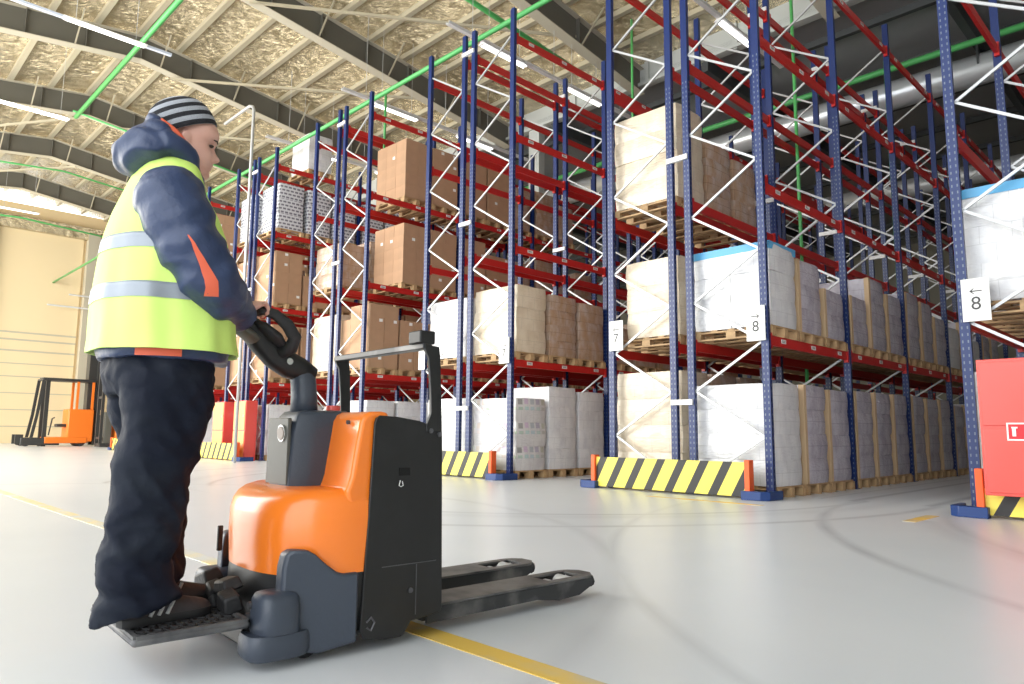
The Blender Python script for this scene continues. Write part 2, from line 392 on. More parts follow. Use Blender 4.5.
RN = {(4, 'A'): 'far-right rack', (3, 'B'): 'rack signed right-arrow 8', (3, 'A'): 'rack signed left-arrow 7', (2, 'B'): 'rack signed right-arrow 7',
      (2, 'A'): 'fifth rack from the right', (1, 'B'): 'sixth rack from the right', (1, 'A'): 'seventh rack from the right', (0, 'B'): 'eighth rack from the right',
      (0, 'A'): 'ninth rack from the right', (-1, 'B'): 'tenth rack from the right', (-1, 'A'): 'eleventh rack from the right', (-2, 'B'): 'twelfth rack from the right', (-2, 'A'): 'leftmost rack in the hall'}
RL = {(4, 'A'): 'tall blue and red pallet rack cut off by the right edge, behind the red cabinet',
      (3, 'B'): 'tall blue and red pallet rack with the right-arrow 8 sign on its corner post',
      (3, 'A'): 'tall blue and red pallet rack with the left-arrow 7 sign on its post',
      (2, 'B'): 'tall pallet rack with printed white cartons on its floor level, right-arrow 7 sign',
      (2, 'A'): 'pallet rack behind the black guard frame, fifth rack row from the right',
      (1, 'B'): 'pallet rack of brown carton stacks, sixth rack row from the right',
      (1, 'A'): 'pallet rack seen above the orange truck, seventh rack row from the right',
      (0, 'B'): 'pallet rack with a white box on top, eighth rack row from the right',
      (0, 'A'): 'pallet rack behind the red cabinets, ninth rack row from the right',
      (-1, 'B'): 'pallet rack right behind the worker, tenth rack row from the right',
      (-1, 'A'): 'pallet rack hidden mostly by the worker, eleventh row from the right',
      (-2, 'B'): 'pallet rack behind the worker near the forklift, twelfth row from the right',
      (-2, 'A'): 'leftmost pallet rack, half hidden behind the worker beside the forklift'}
NB = {4: 6, 3: 6, 2: 6, 1: 5, 0: 4, -1: 3, -2: 3}
for k, s in RL:
    t = rack(k, s, NB[k], RL[(k, s)])
    if s == 'B': spacers(k, NB[k], t, t.location.x)

# ------------------------------------------------------------------ pallets and loads
def pallet_parts():
    g = G()
    for x in (-.52, -.26, 0, .26, .52): g.box((x, 0, .133), (.12 if abs(x) > .3 else .1, .8, .022))
    for y_ in (-.36, 0, .36): g.box((0, y_, .111), (1.2, .1, .022))
    deck = g.mesh('deck', 'wood')
    g = G()
    for x in (-.53, 0, .53): g.box((x, 0, .06), (.14, .1, .078))
    g.box((0, 0, .011), (1.2, .1, .022)); run = g.mesh('runner', 'wood')
    return deck, run
DECK, RUN = pallet_parts()
def rbox(w, d, h, seed, bulge=.02, rnd=.02, cuts=5, m='wwhite', jit=.008):
    bm = bmesh.new(); bmesh.ops.create_cube(bm, size=1); bmesh.ops.subdivide_edges(bm, edges=bm.edges, cuts=cuts, use_grid_fill=True)
    for v in bm.verts:
        c = v.co; x, y, z = c.x * 2, c.y * 2, c.z * 2
        px, py, pz = x * w / 2, y * d / 2, z * h / 2
        bu = bulge * (1 - z * z)
        if abs(x) > .99: px += math.copysign(bu * (1 - y * y * .5), x)
        if abs(y) > .99: py += math.copysign(bu * (1 - x * x * .5), y)
        e = rnd
        if abs(x) > .99 and abs(y) > .99: px -= math.copysign(e, x); py -= math.copysign(e, y)
        nv = noise.noise_vector(Vector((px * 3 + seed * 3.1, py * 3, pz * 4)))
        v.co = Vector((px, py, pz)) + nv * jit * (0 if pz < -h / 2 + .001 else 1)
    me = bpy.data.meshes.new('carton_tier'); bm.to_mesh(me); bm.free(); me.materials.append(M[m]); me.shade_smooth(); me.set_sharp_from_angle(angle=.9)
    return me
CAR = G().box((0, 0, .145), (.392, .392, .288))
CARM = CAR.mesh('carton', 'card')
TAPEM = G().box((0, 0, 0), (.055, .395, .002)).mesh('tape', 'tape')
LABM = G().box((0, 0, 0), (.004, .09, .07)).mesh('shipping_label', 'plainwhite')
cache = {}
ORD = ['first', 'second', 'third', 'fourth', 'fifth', 'sixth', 'seventh', 'eighth', 'ninth', 'tenth', 'eleventh', 'twelfth', 'thirteenth', 'fourteenth', 'fifteenth', 'sixteenth', 'seventeenth', 'eighteenth']
LVN = ['floor level', 'first beam level', 'second beam level', 'third beam level', 'top beam level']
KD = dict(white=('white film-wrapped load', 'wwhite', .38, 'wrapped_load'), grey=('grey film-wrapped load', 'wgrey', .37, 'wrapped_load'), cream=('cream film-wrapped load', 'wcream', .4, 'wrapped_load'),
          film=('film-wrapped brown cartons', 'wbrown', .32, 'wrapped_load'), printed=('white cartons with coloured prints', 'wprint', .42, 'wrapped_load'),
          trays=('grey-white stacked trays', 'trays', .5, 'tray_stack'), brown=('brown carton stack', 'card', .29, 'carton_stack'))
def load(k, s, bay, slot, lev, kind, h, w=1.2, dx=0, full=True, d=.8, extra=None):
    out = xB(k) if s == 'B' else xB(k) - 2 * FD - GAP
    cx = out - FD / 2 if s == 'B' else out + FD / 2
    y = bay * BAY + .50 + slot * .86; z = 0 if lev == 0 else LZ[lev - 1]
    place = '%s, %s along the %s' % (LVN[lev], ORD[bay * 3 + slot], RN[(k, s)])
    nm = thing('wooden_pallet', 'wooden pallet, ' + place, 'pallet', (cx, y, z + .001), random.uniform(-.01, .01), 'wooden pallets in the racks')
    link('deck', DECK, nm)
    if full:
        for yy in (-.36, 0, .36): link('runner', RUN, nm, (0, yy, 0))
    else:
        link('runner', RUN, nm, (0, -.36, 0)); link('runner', RUN, nm, (0, .36, 0))
    desc, m, th, oname = KD[kind]
    rz = random.uniform(-.015, .015)
    t = thing(oname, '%s, %s' % (desc, place), 'pallet load', (cx + dx, y, z + .147), rz, 'loads on pallets in the racks')
    if kind == 'brown':
        nt_ = max(2, round((h - .147) / th)); nx = 3 if w > 1 else 2
        for a in range(nt_):
            for i in range(nx):
                for j in range(2):
                    if not full and (i < nx - 1 and j == 1): continue
                    if a == nt_ - 1 and extra == 'step' and i == 0: continue
                    c = link('carton', CARM, t, ((i - (nx - 1) / 2) * .397 + random.uniform(-.004, .004), (j - .5) * .397 + random.uniform(-.004, .004), a * .289))
                    if a == nt_ - 1: link('tape', TAPEM, c, (0, 0, .29))
                    if i == nx - 1 and random.random() < .22: link('shipping_label', LABM, c, (.197, .1, .22))
                    elif j == 0 and random.random() < .1: link('shipping_label', LABM, c, (.1, -.197, .2), (0, 0, PI / 2))
        return t
    n = max(2, round((h - .147) / th)); th = (h - .147) / n
    for a in range(n):
        sd = random.randrange(3); key = (kind, round(th, 3), sd, w, d)
        if key not in cache: cache[key] = rbox(w - .04, d - .03, th, sd + n, bulge=.018 if kind != 'trays' else .0, m=m, jit=.01 if kind != 'trays' else .003)
        link('carton_tier' if kind != 'trays' else 'tray_tier', cache[key], t, (random.uniform(-.008, .008), random.uniform(-.008, .008), (a + .5) * th))
    H_ = h - .147
    if kind == 'grey':
        key = ('cb', round(H_, 2))
        if key not in cache:
            g = G(); g.loft([[(0, 0, z), (.0, .07, z), (.006, .07, z), (.006, -.006, z), (-.07, -.006, z), (-.07, 0, z)] for z in (0, H_)]); cache[key] = g.mesh('corner_board', 'cornerb')
        link('corner_board', cache[key], t, (w / 2 - .016, -d / 2 + .008, 0))
    if extra == 'blue':
        g = G(); g.box((0, 0, 0), (w - .02, d - .01, .012)); g.box((0, -d / 2 + .004, -.05), (w - .03, .006, .1)); g.box((w / 2 - .012, 0, -.05), (.006, d - .03, .1)); g.build('top_cover', 'bluetarp', t, loc=(0, 0, H_ + .012))
        g = G(); g.box((0, -d / 2 + .008, H_ / 2), (.012, .006, H_)); g.build('strap', 'plainwhite', t)
    return t
def fill(k, s, lev, spec, full=True, **kw):
    for key, (kind, h, *r) in spec.items():
        load(k, s, key[0], key[1], lev, kind, h, full=full, **(r[0] if r else {}), **kw)
R_ = random.Random(5)
# rack 3B (right-arrow 8)
f0 = {(0, 0): ('white', 1.48), (0, 1): ('grey', 1.50), (0, 2): ('grey', 1.47)}
for i in range(1, 6):
    for j in range(3): f0[(i, j)] = ('grey' if (i, j) not in ((3, 2), (4, 1)) else 'white', 1.48 + R_.uniform(-.05, .06))
fill(3, 'B', 0, f0)
f1 = {(0, 0): ('white', 1.26, dict(extra='blue')), (0, 1): ('grey', 1.18), (0, 2): ('grey', .88), (1, 0): ('grey', .92), (1, 1): ('grey', 1.34), (1, 2): ('grey', 1.18), (2, 0): ('grey', 1.36), (2, 1): ('grey', 1.3), (2, 2): ('grey', 1.1),
      (3, 0): ('white', 1.0), (3, 1): ('grey', 1.2), (3, 2): ('white', .9), (4, 0): ('grey', 1.1), (4, 1): ('grey', 1.2)}
fill(3, 'B', 1, f1)
# rack 3A
fill(3, 'A', 0, {(i, j): ('cream' if i == 0 and j == 0 else 'film', 1.72 if i == 0 else 1.5) for i in range(4) for j in range(3)})
fill(3, 'A', 1, {(0, 0): ('cream', 1.32, dict(w=1.0, dx=.1)), (0, 1): ('film', 1.25), (0, 2): ('film', 1.1), (1, 0): ('film', 1.2), (1, 1): ('brown', 1.3), (1, 2): ('film', 1.2), (2, 0): ('film', 1.1), (2, 1): ('film', 1.3)})
fill(3, 'A', 2, {(0, 0): ('cream', 1.62), (0, 1): ('film', 1.28), (0, 2): ('film', 1.2)})
# rack 2B
fill(2, 'B', 0, {**{(0, 0): ('printed', 1.42), (0, 1): ('white', 1.66), (0, 2): ('white', 1.60)}, **{(i, j): ('white', 1.55) for i in (1, 2, 3) for j in range(3)}})
fill(2, 'B', 1, {(0, 0): ('cream', 1.36), (0, 1): ('film', 1.30), (0, 2): ('film', 1.25), (1, 0): ('film', .9), (1, 1): ('film', 1.05), (1, 2): ('film', 1.2), (2, 0): ('film', 1.2), (2, 1): ('film', 1.0), (2, 2): ('brown', 1.2)})
fill(2, 'B', 2, {(3, 0): ('film', 1.2), (3, 1): ('film', 1.0)})
# rack 2A
fill(2, 'A', 0, {(i, j): ('white', 1.45) for i in range(3) for j in range(3)}, full=False)
fill(2, 'A', 1, {(0, 0): ('white', 1.3), (0, 1): ('cream', 1.25), (0, 2): ('film', 1.2), (1, 0): ('film', 1.2), (1, 1): ('film', 1.3)}, full=False)
# rack 1B
fill(1, 'B', 0, {(i, j): ('white', 1.5) for i in range(4) for j in range(3)}, full=False)
fill(1, 'B', 1, {(0, 0): ('brown', 1.62, dict(extra='step')), (0, 1): ('brown', 1.3), (0, 2): ('brown', 1.34), (1, 0): ('white', 1.3), (1, 1): ('cream', 1.3), (1, 2): ('film', 1.2), (2, 0): ('film', 1.2), (2, 1): ('brown', 1.3), (2, 2): ('film', 1.3)})
fill(1, 'B', 2, {(0, 1): ('brown', 1.62), (0, 2): ('brown', 1.6), (1, 0): ('brown', 1.6), (1, 1): ('brown', 1.3), (1, 2): ('film', 1.3), (2, 0): ('film', 1.5), (2, 1): ('film', 1.2), (2, 2): ('film', 1.4)})
fill(1, 'B', 3, {(0, 1): ('brown', 1.6), (0, 2): ('brown', 1.6), (1, 0): ('brown', 1.5), (1, 1): ('brown', 1.62), (1, 2): ('film', 1.3), (2, 0): ('film', 1.4), (2, 1): ('film', 1.2)})
# rack 1A
fill(1, 'A', 0, {(i, j): ('white', 1.3) for i in range(3) for j in range(3)}, full=False)
fill(1, 'A', 1, {(0, 0): ('cream', 1.5), (0, 1): ('cream', 1.4), (0, 2): ('brown', 1.4)}, full=False)
fill(1, 'A', 2, {(0, 0): ('film', 1.2), (0, 1): ('film', 1.4), (0, 2): ('film', 1.2)}, full=False)
# rack 0B
fill(0, 'B', 0, {(i, j): ('white', 1.5) for i in range(3) for j in range(3)}, full=False)
fill(0, 'B', 1, {(0, 0): ('brown', 1.6), (0, 1): ('brown', 1.5), (0, 2): ('cream', 1.5), (1, 0): ('brown', 1.5), (1, 1): ('cream', 1.6), (1, 2): ('brown', 1.4)})
fill(0, 'B', 2, {(0, 0): ('brown', 1.6), (0, 1): ('brown', 1.0), (0, 2): ('brown', 1.05), (1, 0): ('cream', 1.5), (1, 1): ('brown', 1.5), (1, 2): ('brown', 1.5)})
fill(0, 'B', 3, {(i, j): ('trays', 1.45) for i in range(3) for j in range(3)}, full=False)
load(0, 'B', 0, 1, 4, 'white', 1.25, w=1.1)
# rack 0A
fill(0, 'A', 0, {(0, j): ('white', 1.4) for j in range(3)}, full=False)
fill(0, 'A', 1, {(0, 0): ('brown', 1.5), (0, 1): ('cream', 1.5)}, full=False)
fill(0, 'A', 2, {(0, 0): ('brown', 1.6), (0, 1): ('film', 1.5)}, full=False)
fill(0, 'A', 3, {(0, 0): ('trays', 1.45), (0, 1): ('trays', 1.4)}, full=False)
# racks further left
fill(-1, 'B', 0, {(i, j): ('white', 1.4) for i in range(2) for j in range(3)}, full=False)
for L in (1, 2, 3): fill(-1, 'B', L, {(i, j): ('brown', 1.5) for i in range(2) for j in range(3)}, full=False)
for s in 'BA':
    fill(-2, s, 0, {(0, j): ('white', 1.4) for j in range(3)}, full=False)
    fill(-2, s, 1, {(0, j): ('brown', 1.5) for j in range(3)}, full=False)
# rack 4A
fill(4, 'A', 0, {(i, j): ('white' if i == 0 else 'grey', 1.5) for i in range(3) for j in range(3)})
fill(4, 'A', 1, {(0, 0): ('white', 1.40, dict(extra='blue')), (0, 1): ('white', 1.5, dict(extra='blue')), (0, 2): ('grey', 1.2), (1, 0): ('grey', 1.2), (1, 1): ('grey', 1.3), (1, 2): ('grey', 1.2)})

# ------------------------------------------------------------------ guards, signs, cabinets
gm = mat('yellow_black_stripes', (.85, .72, .10), .45); nt = gm.node_tree; xyz, _ = objxyz(nt)
dg = math_(nt, 'SUBTRACT', xyz[0], math_(nt, 'MULTIPLY', xyz[2], .55))
setc(gm, mixc(nt, stripes(nt, dg, .335, .40, .1), (.88, .76, .12), (.02, .02, .02))); M['stripe'] = gm
def guard(x0, x1, label, y=-.27):
    t = thing('rack_end_guard', label, 'guard rail', ((x0 + x1) / 2, y, 0), 0, 'striped guards at the rack ends'); w = x1 - x0
    G().box((0, 0, .245), (w - .1, .035, .43)).build('striped_board', 'stripe', t, bevel=.004)
    for s in (-1, 1):
        G().box((s * (w / 2 - .03), .0, .27), (.07, .12, .44)).build('end_post', 'postorange', t, bevel=.006)
        g = G(); X = s * (w / 2 + .06)
        pts = [(X - s * .16, -.10), (X + s * .10, -.10), (X + s * .19, -.02), (X + s * .19, .34), (X + s * .13, .34), (X + s * .13, .02), (X - s * .16, .02)]
        if s < 0: pts = pts[::-1]
        g.prism(pts, 'z', .0, .11); g.build('foot_bracket', 'bluefoot', t, bevel=.008)
    return t
guard(-2.66, -.13, 'yellow and black striped guard between the left-arrow 7 and right-arrow 8 signs')
guard(xB(2) - 2.66, xB(2) - .13, 'yellow and black striped guard just right of the black truck panel')
guard(xB(4) - 2.42, xB(4) - .13, 'yellow and black striped guard under the red cabinet at right')
guard(xB(1) - 2.66, xB(1) - .13, 'striped guard hidden behind the grey truck console')
guard(xB(0) - 2.66, xB(0) - .13, 'faded striped guard in front of the two red and orange cabinets', -.62)
guard(xB(-2) - 2.66 - PAIR * 0, xB(-2) - .13, 'faded striped guard between the distant forklift and the worker')
M['ink'] = mat('dark_grey_print', (.06, .06, .06), .6)
def arrow_mesh(right):
    g = G(); s = 1 if right else -1
    g.box((-.01 * s, 0, 0), (.10, .012, .001))
    g.loft([[(s * .055, 0, -.0005), (s * .02, .03, -.0005), (s * .008, .03, -.0005), (s * .037, 0, -.0005), (s * .008, -.03, -.0005), (s * .02, -.03, -.0005)], [(s * .055, 0, .0005), (s * .02, .03, .0005), (s * .008, .03, .0005), (s * .037, 0, .0005), (s * .008, -.03, .0005), (s * .02, -.03, .0005)]])
    return g.mesh('arrow', 'ink')
def sign(x, z, num, right, label, w=.26, h=.46, rz=0):
    t = thing('aisle_sign', label, 'sign', (x, -.075, z), rz)
    G().box((0, 0, 0), (w, .01, h)).build('sign_board', 'plainwhite', t, bevel=.002)
    link('arrow', arrow_mesh(right), t, (0, -.0065, h * .20), (PI / 2, 0, 0))
    link('numeral', text_mesh(num, .20, 'ink'), t, (0, -.0065, -h * .10), (PI / 2, 0, 0))
sign(xB(3) - 2 * FD - GAP + .12, 2.29, '7', False, 'white aisle sign with left arrow and 7 on a blue post')
sign(xB(3) - .10, 2.25, '8', True, 'white aisle sign with right arrow and 8 on a blue corner post')
sign(xB(4) - 2 * FD - GAP + .13, 2.25, '8', False, 'white aisle sign with left arrow and 8 at the right edge')
sign(xB(2) - .10, 2.25, '7', True, 'white aisle sign with right arrow and 7 above the printed cartons')
t = thing('aisle_sign', 'blank-looking white card on the blue post behind the black truck guard frame', 'sign', (xB(2) - 2 * FD - GAP, -.075, 2.25)); G().box((0, 0, 0), (.2, .01, .42)).build('sign_board', 'plainwhite', t, bevel=.002)
M['cabred'] = mat('red_cabinet_paint', (.78, .09, .07), .35, coat=.3)
M['caborange'] = mat('orange_cabinet_front', (.90, .34, .12), .4)
M['pict'] = mat('red_pictogram', (.65, .02, .03), .5)
def cabinet(x, y, z, w, d, h, label, front='cabred', sign_=True):
    t = thing('fire_cabinet', label, 'cabinet', (x, y, z), 0, 'fire hose cabinets')
    G().box((0, 0, h / 2), (w, d, h)).build('cabinet_box', 'cabred', t, bevel=.006)
    for k, (z0, z1) in enumerate(((.03, h * .49), (h * .51, h - .03))):
        o = G().box((0, -d / 2 - .008, (z0 + z1) / 2), (w - .05, .016, z1 - z0)).build('door', front, t, bevel=.004)
        G().box((w / 2 - .09, -d / 2 - .022, (z0 + z1) / 2), (.02, .014, .07)).build('handle', 'galv', o)
    if sign_:
        o = G().box((-w / 2 + .34, -d / 2 - .019, h * .465), (.24, .004, .17)).build('fire_sign', 'plainwhite', t)
        g = G(); g.box((-w / 2 + .34, -d / 2 - .022, h * .465), (.21, .004, .14)); g.build('sign_field', 'pict', o)
        g = G(); g.box((-w / 2 + .28, -d / 2 - .025, h * .46), (.03, .003, .075)); g.box((-w / 2 + .285, -d / 2 - .025, h * .46 + .045), (.05, .003, .015)); g.build('pictogram', 'plainwhite', o)
    # feet
    return t
cabinet(2.44 + .42, -.42, .245, .84, .26, 1.32, 'red fire hose cabinet with two doors above the striped guard at right')
G_ = []
for x, lab in ((-16.17, 'left one of two red and orange cabinets before a far rack'), (-14.78, 'right one of two red and orange cabinets before a far rack')):
    cabinet(x, -.25, .0, .74, .32, 1.60, lab, 'caborange', False)

# ------------------------------------------------------------------ pipes, luminaires, duct
M['green'] = mat('green_pipe_paint', (.09, .42, .12), .35)
M['lum'] = mat('lit_tube', (1, 1, 1), .3, emit=(1, .98, .94), estr=3.0)
M['lumhot'] = mat('bright_lit_tube', (1, 1, 1), .3, emit=(1, .97, .9), estr=28.0)
def lum(x, y, z, L, label, m='lum'):
    t = thing('strip_light', label, 'ceiling light', (x, y, z), 0, 'strip lights hung under the roof')
    g = G(); g.loft([[(-.05, yy, .05), (-.12, yy, .0), (.12, yy, .0), (.05, yy, .05)] for yy in (0, L)]); g.build('housing', 'whitesteel', t)
    for yy in (.25, L - .25): G().tube([(0, yy, .04), (0, yy, min(zf(y + yy) + WEB + .1, 12.9) - z)], .006, 6).build('hanger', 'galv', t)
    for s in (-1, 1): G().tube([(s * .05, .05, -.018), (s * .05, L - .05, -.018)], .018, 8).build('tube', m, t)
for k, nm in ((3, 'over the aisle left of the 7 and 8 racks'), (2, 'over the aisle beside the printed carton rack'), (1, 'over the brown carton aisle'), (0, 'over the aisle with the white box'), (4, 'over the aisle at the right edge')):
    ax = xB(k) - 2 * FD - GAP - AIS / 2
    t = thing('cable_tray', 'pale steel light rail running %s' % nm, 'light rail', (ax, 1.3, 10.46), 0, 'light rails over the aisles')
    g = G(); L = 7.6
    g.box((0, L / 2, .05), (.11, L, .012)); g.box((-.055, L / 2, .085), (.01, L, .07)); g.box((.055, L / 2, .085), (.01, L, .07)); g.build('rail', 'whitesteel', t)
    for yy in (.8, 3.8, 6.8):
        G().tube([(0, yy, .06), (0, yy, zf(1.3 + yy) - 10.46 + .8)], .008, 6).build('hanger', 'galv', t)
    for i, yy in enumerate((2.4, 5.6)):
        lum(ax, yy, 10.44, 1.6, 'strip light %s, %s' % (nm, ('nearer', 'farther')[i]))
t = thing('cable_tray', 'pale blue-white light rail across the top left corner under the roof', 'light rail', (-14.3, -9, 10.32))
g = G(); g.box((0, 3.0, .03), (.10, 6.1, .06)); g.build('rail', mat('bluish_white_steel', (.62, .68, .80), .35), t)
lum(-14.1, -5.4, 10.24, 1.8, 'pale strip light on the rail in the top left corner')
lum(-20.5, -6.2, 10.3, 2.4, 'glaring lit strip light at the left edge above the worker', 'lumhot')
lum(-33.5, -3.6, 10.5, 1.6, 'small distant strip light at the left edge of the roof')
def pipe(pts, r, label, m='green', name='sprinkler_pipe', cat='pipe', group='green sprinkler pipes'):
    return tag(G().tube(pts, r, 12).build(name, m, smooth=True), label, cat, group)
pipe([(-24.5, -2.8, 12.0), (-10, -2.8, 12.0)], .075, 'thick light green pipe along the roof ridge at top left')
pipe([(-44 + 1.6, -.0 + .55, 9.0), (9.9, .55, 9.0)], .055, 'long light green pipe running across the tops of the racks')
pipe([(-26.3 + .3, -2.6, 12.8), (-26.3 + .3, 9, 11.4)], .04, 'green pipe starting at the end of the thick ridge pipe')
pipe([(-32.1, -9, 11.7), (-32.1, -1.5, 12.3), (-32.1, 9, 11.2)], .04, 'green pipe curving under the roof left of the worker')
pipe([(-38, -8, 10.9), (-38, -2, 11.3), (-38, 9, 10.6)], .045, 'green pipe crossing the cream wall at left')
pipe([(-8.5, -3, 11.95), (-8.5, 9, 11.05)], .07, 'dark green pipe along the dark rafter above the racks')
pipe([(-24, 12.2, 11.1), (9.8, 12.2, 11.1)], .09, 'green pipe in front of the silver duct at upper right')
for i, (x, y_, z0, z1, l) in enumerate(((-1.24, 4.1, .3, 11, 'vertical green riser inside the rack pair signed 7 and 8'), (-1.24, 9.4, .3, 10, 'far vertical green riser inside the rack pair signed 7 and 8'),
                          (-5.97, 5.45, 7.5, 11.4, 'vertical green riser high between the two racks left of the 7 sign'), (-10.7, 1.2, 7.9, 9.6, 'short vertical green riser above the brown carton stacks'), (3.49, 5, 2, 9, 'vertical green riser inside the far-right rack'))):
    pipe([(x, y_, z0), (x, y_, z1)], .032, l)
tag(G().tube([(-24, 13.4, 10.85), (9.8, 13.4, 10.85)], .42, 24).build('air_duct', mat('silver_duct', (.74, .76, .78), .3, .55, bump=(4, .25)), smooth=True), 'big silver round air duct running behind the racks at upper right', 'air duct')
du = COL.objects['air_duct'] if 'air_duct' in COL.objects else None
for X in (-18, -12, -6, 0, 6): G().box((X, 13.4, 11.3), (.05, .9, .94)).build('duct_strap', 'dark', du)
tag(G().tube([(-12, 20.5, 10.2), (9.8, 20.5, 10.2)], .35, 20).build('air_duct', M['galv'], smooth=True), 'smaller distant silver duct behind the far-right rack', 'air duct')
pipe([(-13.6, -1, 0), (-13.62, -1, 9.3), (-13.7, -1, 9.42), (-13.9, -1, 9.5), (-15.5, -1, 9.5)], .04, 'thin white standpipe with bent top beside the red and orange cabinets', 'galv', 'standpipe', 'pipe', None)

# ------------------------------------------------------------------ pallet truck
M['tgrey'] = mat('dark_blue_grey_plastic', (.045, .056, .078), .40, bump=(60, .08))
M['tdark'] = mat('dark_olive_grey_plastic', (.10, .10, .085), .5)
M['tblack'] = mat('satin_black_steel', (.0095, .0095, .010), .42, var=((.014, .014, .015), 7, .45, .7))
M['rubber'] = mat('black_rubber', (.022, .022, .024), .6, bump=(50, .2))
M['forkm'] = mat('worn_dark_fork_steel', (.035, .036, .038), .38, .3, var=((.16, .155, .15), 6, .5, .72))
M['forktop'] = mat('scuffed_fork_top', (.17, .165, .16), .45, .3, var=((.07, .07, .07), 7, .4, .65))
M['chrome'] = mat('bright_metal', (.6, .6, .58), .25, .9)
M['bolt'] = mat('grey_bolt', (.12, .12, .13), .35, .6)
M['plat'] = mat('worn_grey_platform_rubber', (.06, .06, .065), .5, var=((.15, .15, .15), 10, .4, .7))
TO = (1.5755, -7.2632, 0); TRZ = -math.radians(3)
T = thing('pallet_truck', 'orange and black powered pallet truck the worker stands on, forks pointing right', 'pallet truck', TO, TRZ)
XL, XR = -.40, .36                      # body sides
XC = (XL + XR) / 2; HW = (XR - XL) / 2
def plan(w, yf, yb=.03, n=40, e=2.7):
    pts = []
    for i in range(n + 1):
        a = PI * i / n; c, s = math.cos(a), math.sin(a)
        pts.append((XC + w * math.copysign(abs(c) ** (2 / e), c), yb - (yb - yf) * abs(s) ** (2 / e)))
    return pts
def plan_loft(levels, **k):
    return G().loft([[(x, y, z) for x, y in plan(w_, yf, **k)] for z, w_, yf in levels])
hoodlv = [(.292, HW - .010, -.313), (.34, HW - .010, -.316), (.42, HW - .006, -.320), (.50, HW - .006, -.318), (.54, HW - .010, -.308), (.568, HW - .02, -.29), (.586, HW - .032, -.262), (.597, HW - .045, -.22)]
g = plan_loft(hoodlv)
g.build('hood', 'orange', T, angle=.9)
# upright orange rear cover flowing out of the hood (curved forward at its foot)
prof = [(-.06, .52), (-.078, .588), (-.066, .61), (-.056, .64), (-.047, .70), (-.034, .78), (-.022, .85), (-.006, .874), (.02, .886), (.07, .888), (.10, .884), (.10, .50), (-.05, .50)]
g = G(); g.prism(prof, 'x', XL + .008, XR - .016); g.build('rear_cover', 'orange', T, bevel=.016, seg=3)
G().disc((XR - .10, -.034, .845), (0, 1, .15), .008, .01).build('bolt', 'bolt', T)
# chassis skirt
g = plan_loft([(.06, HW - .05, -.29), (.08, HW - .02, -.312), (.20, HW - .01, -.316), (.27, HW - .010, -.312), (.302, HW - .012, -.308)]); g.build('chassis', 'tblack', T, angle=.8)
G().tube([(XC, -.08, .115), (XC + .001, -.08, .115)], .115, 8)
G().disc((XC, -.08, .117), (1, 0, 0), .115, .10, 28).build('drive_wheel', 'rubber', T)
for s in (-1, 1): G().disc((XC + s * .27, -.18, .062), (1, 0, 0), .06, .05, 24).build('caster_wheel', 'rubber', T)
# grey side guards low on each side
sg_ = [(-.02, .045), (-.02, .295), (-.08, .295), (-.11, .305), (-.15, .335), (-.19, .372), (-.215, .388), (-.262, .392), (-.282, .380), (-.290, .33), (-.295, .05), (-.17, .032)]
for s in (-1, 1):
    X = XR if s > 0 else XL
    g = G()
    def off(y): return -.010 * 1 - max(0., (-.14 - y)) ** 2 * 2.6
    a = [(X + s * (.012 + off(y)), y, z) for y, z in sg_]; c = [(X + s * (-.05 + off(y)), y, z) for y, z in sg_]
    g.loft([a, c] if s < 0 else [c, a]); g.build('side_guard', 'tgrey', T, bevel=.014, seg=3)
    # rounded corner bumper by the platform
    yb = -.300
    rings = []
    for z, k in ((.108, .86), (.12, 1), (.20, .97), (.228, .90), (.246, .72), (.252, .5)):
        rings.append([(X - s * .085 + .085 * k * math.copysign(abs(math.cos(t)) ** .6, math.cos(t)), yb + .075 * (.5 + .5 * k) * math.copysign(abs(math.sin(t)) ** .6, math.sin(t)), z) for t in [2 * PI * i / 28 for i in range(28)]])
    b_ = G().loft(rings).build('corner_bumper', 'tgrey', T, angle=.8)
    for q, (zz, xx) in enumerate(((.205, -.03), (.165, -.045))):
        G().disc((X - s * .095 + xx * s, yb - .072, zz), (0, 1, 0), .013, .02, 14).build('bolt', 'bolt', b_)
    rings = []
    for z, k in ((.035, .9), (.05, 1), (.10, 1), (.118, .95)):
        rings.append([(X - s * .09 + .09 * k * math.copysign(abs(math.cos(t)) ** .6, math.cos(t)), -.295 + .115 * k * math.copysign(abs(math.sin(t)) ** .6, math.sin(t)), z) for t in [2 * PI * i / 28 for i in range(28)]])
    G().loft(rings).build('bumper_skirt', 'tgrey', T, angle=.8)
g = G(); g.box((XC, -.33, .09), (HW * 1.4, .10, .07)); g.build('front_skirt', 'tblack', T, bevel=.01)
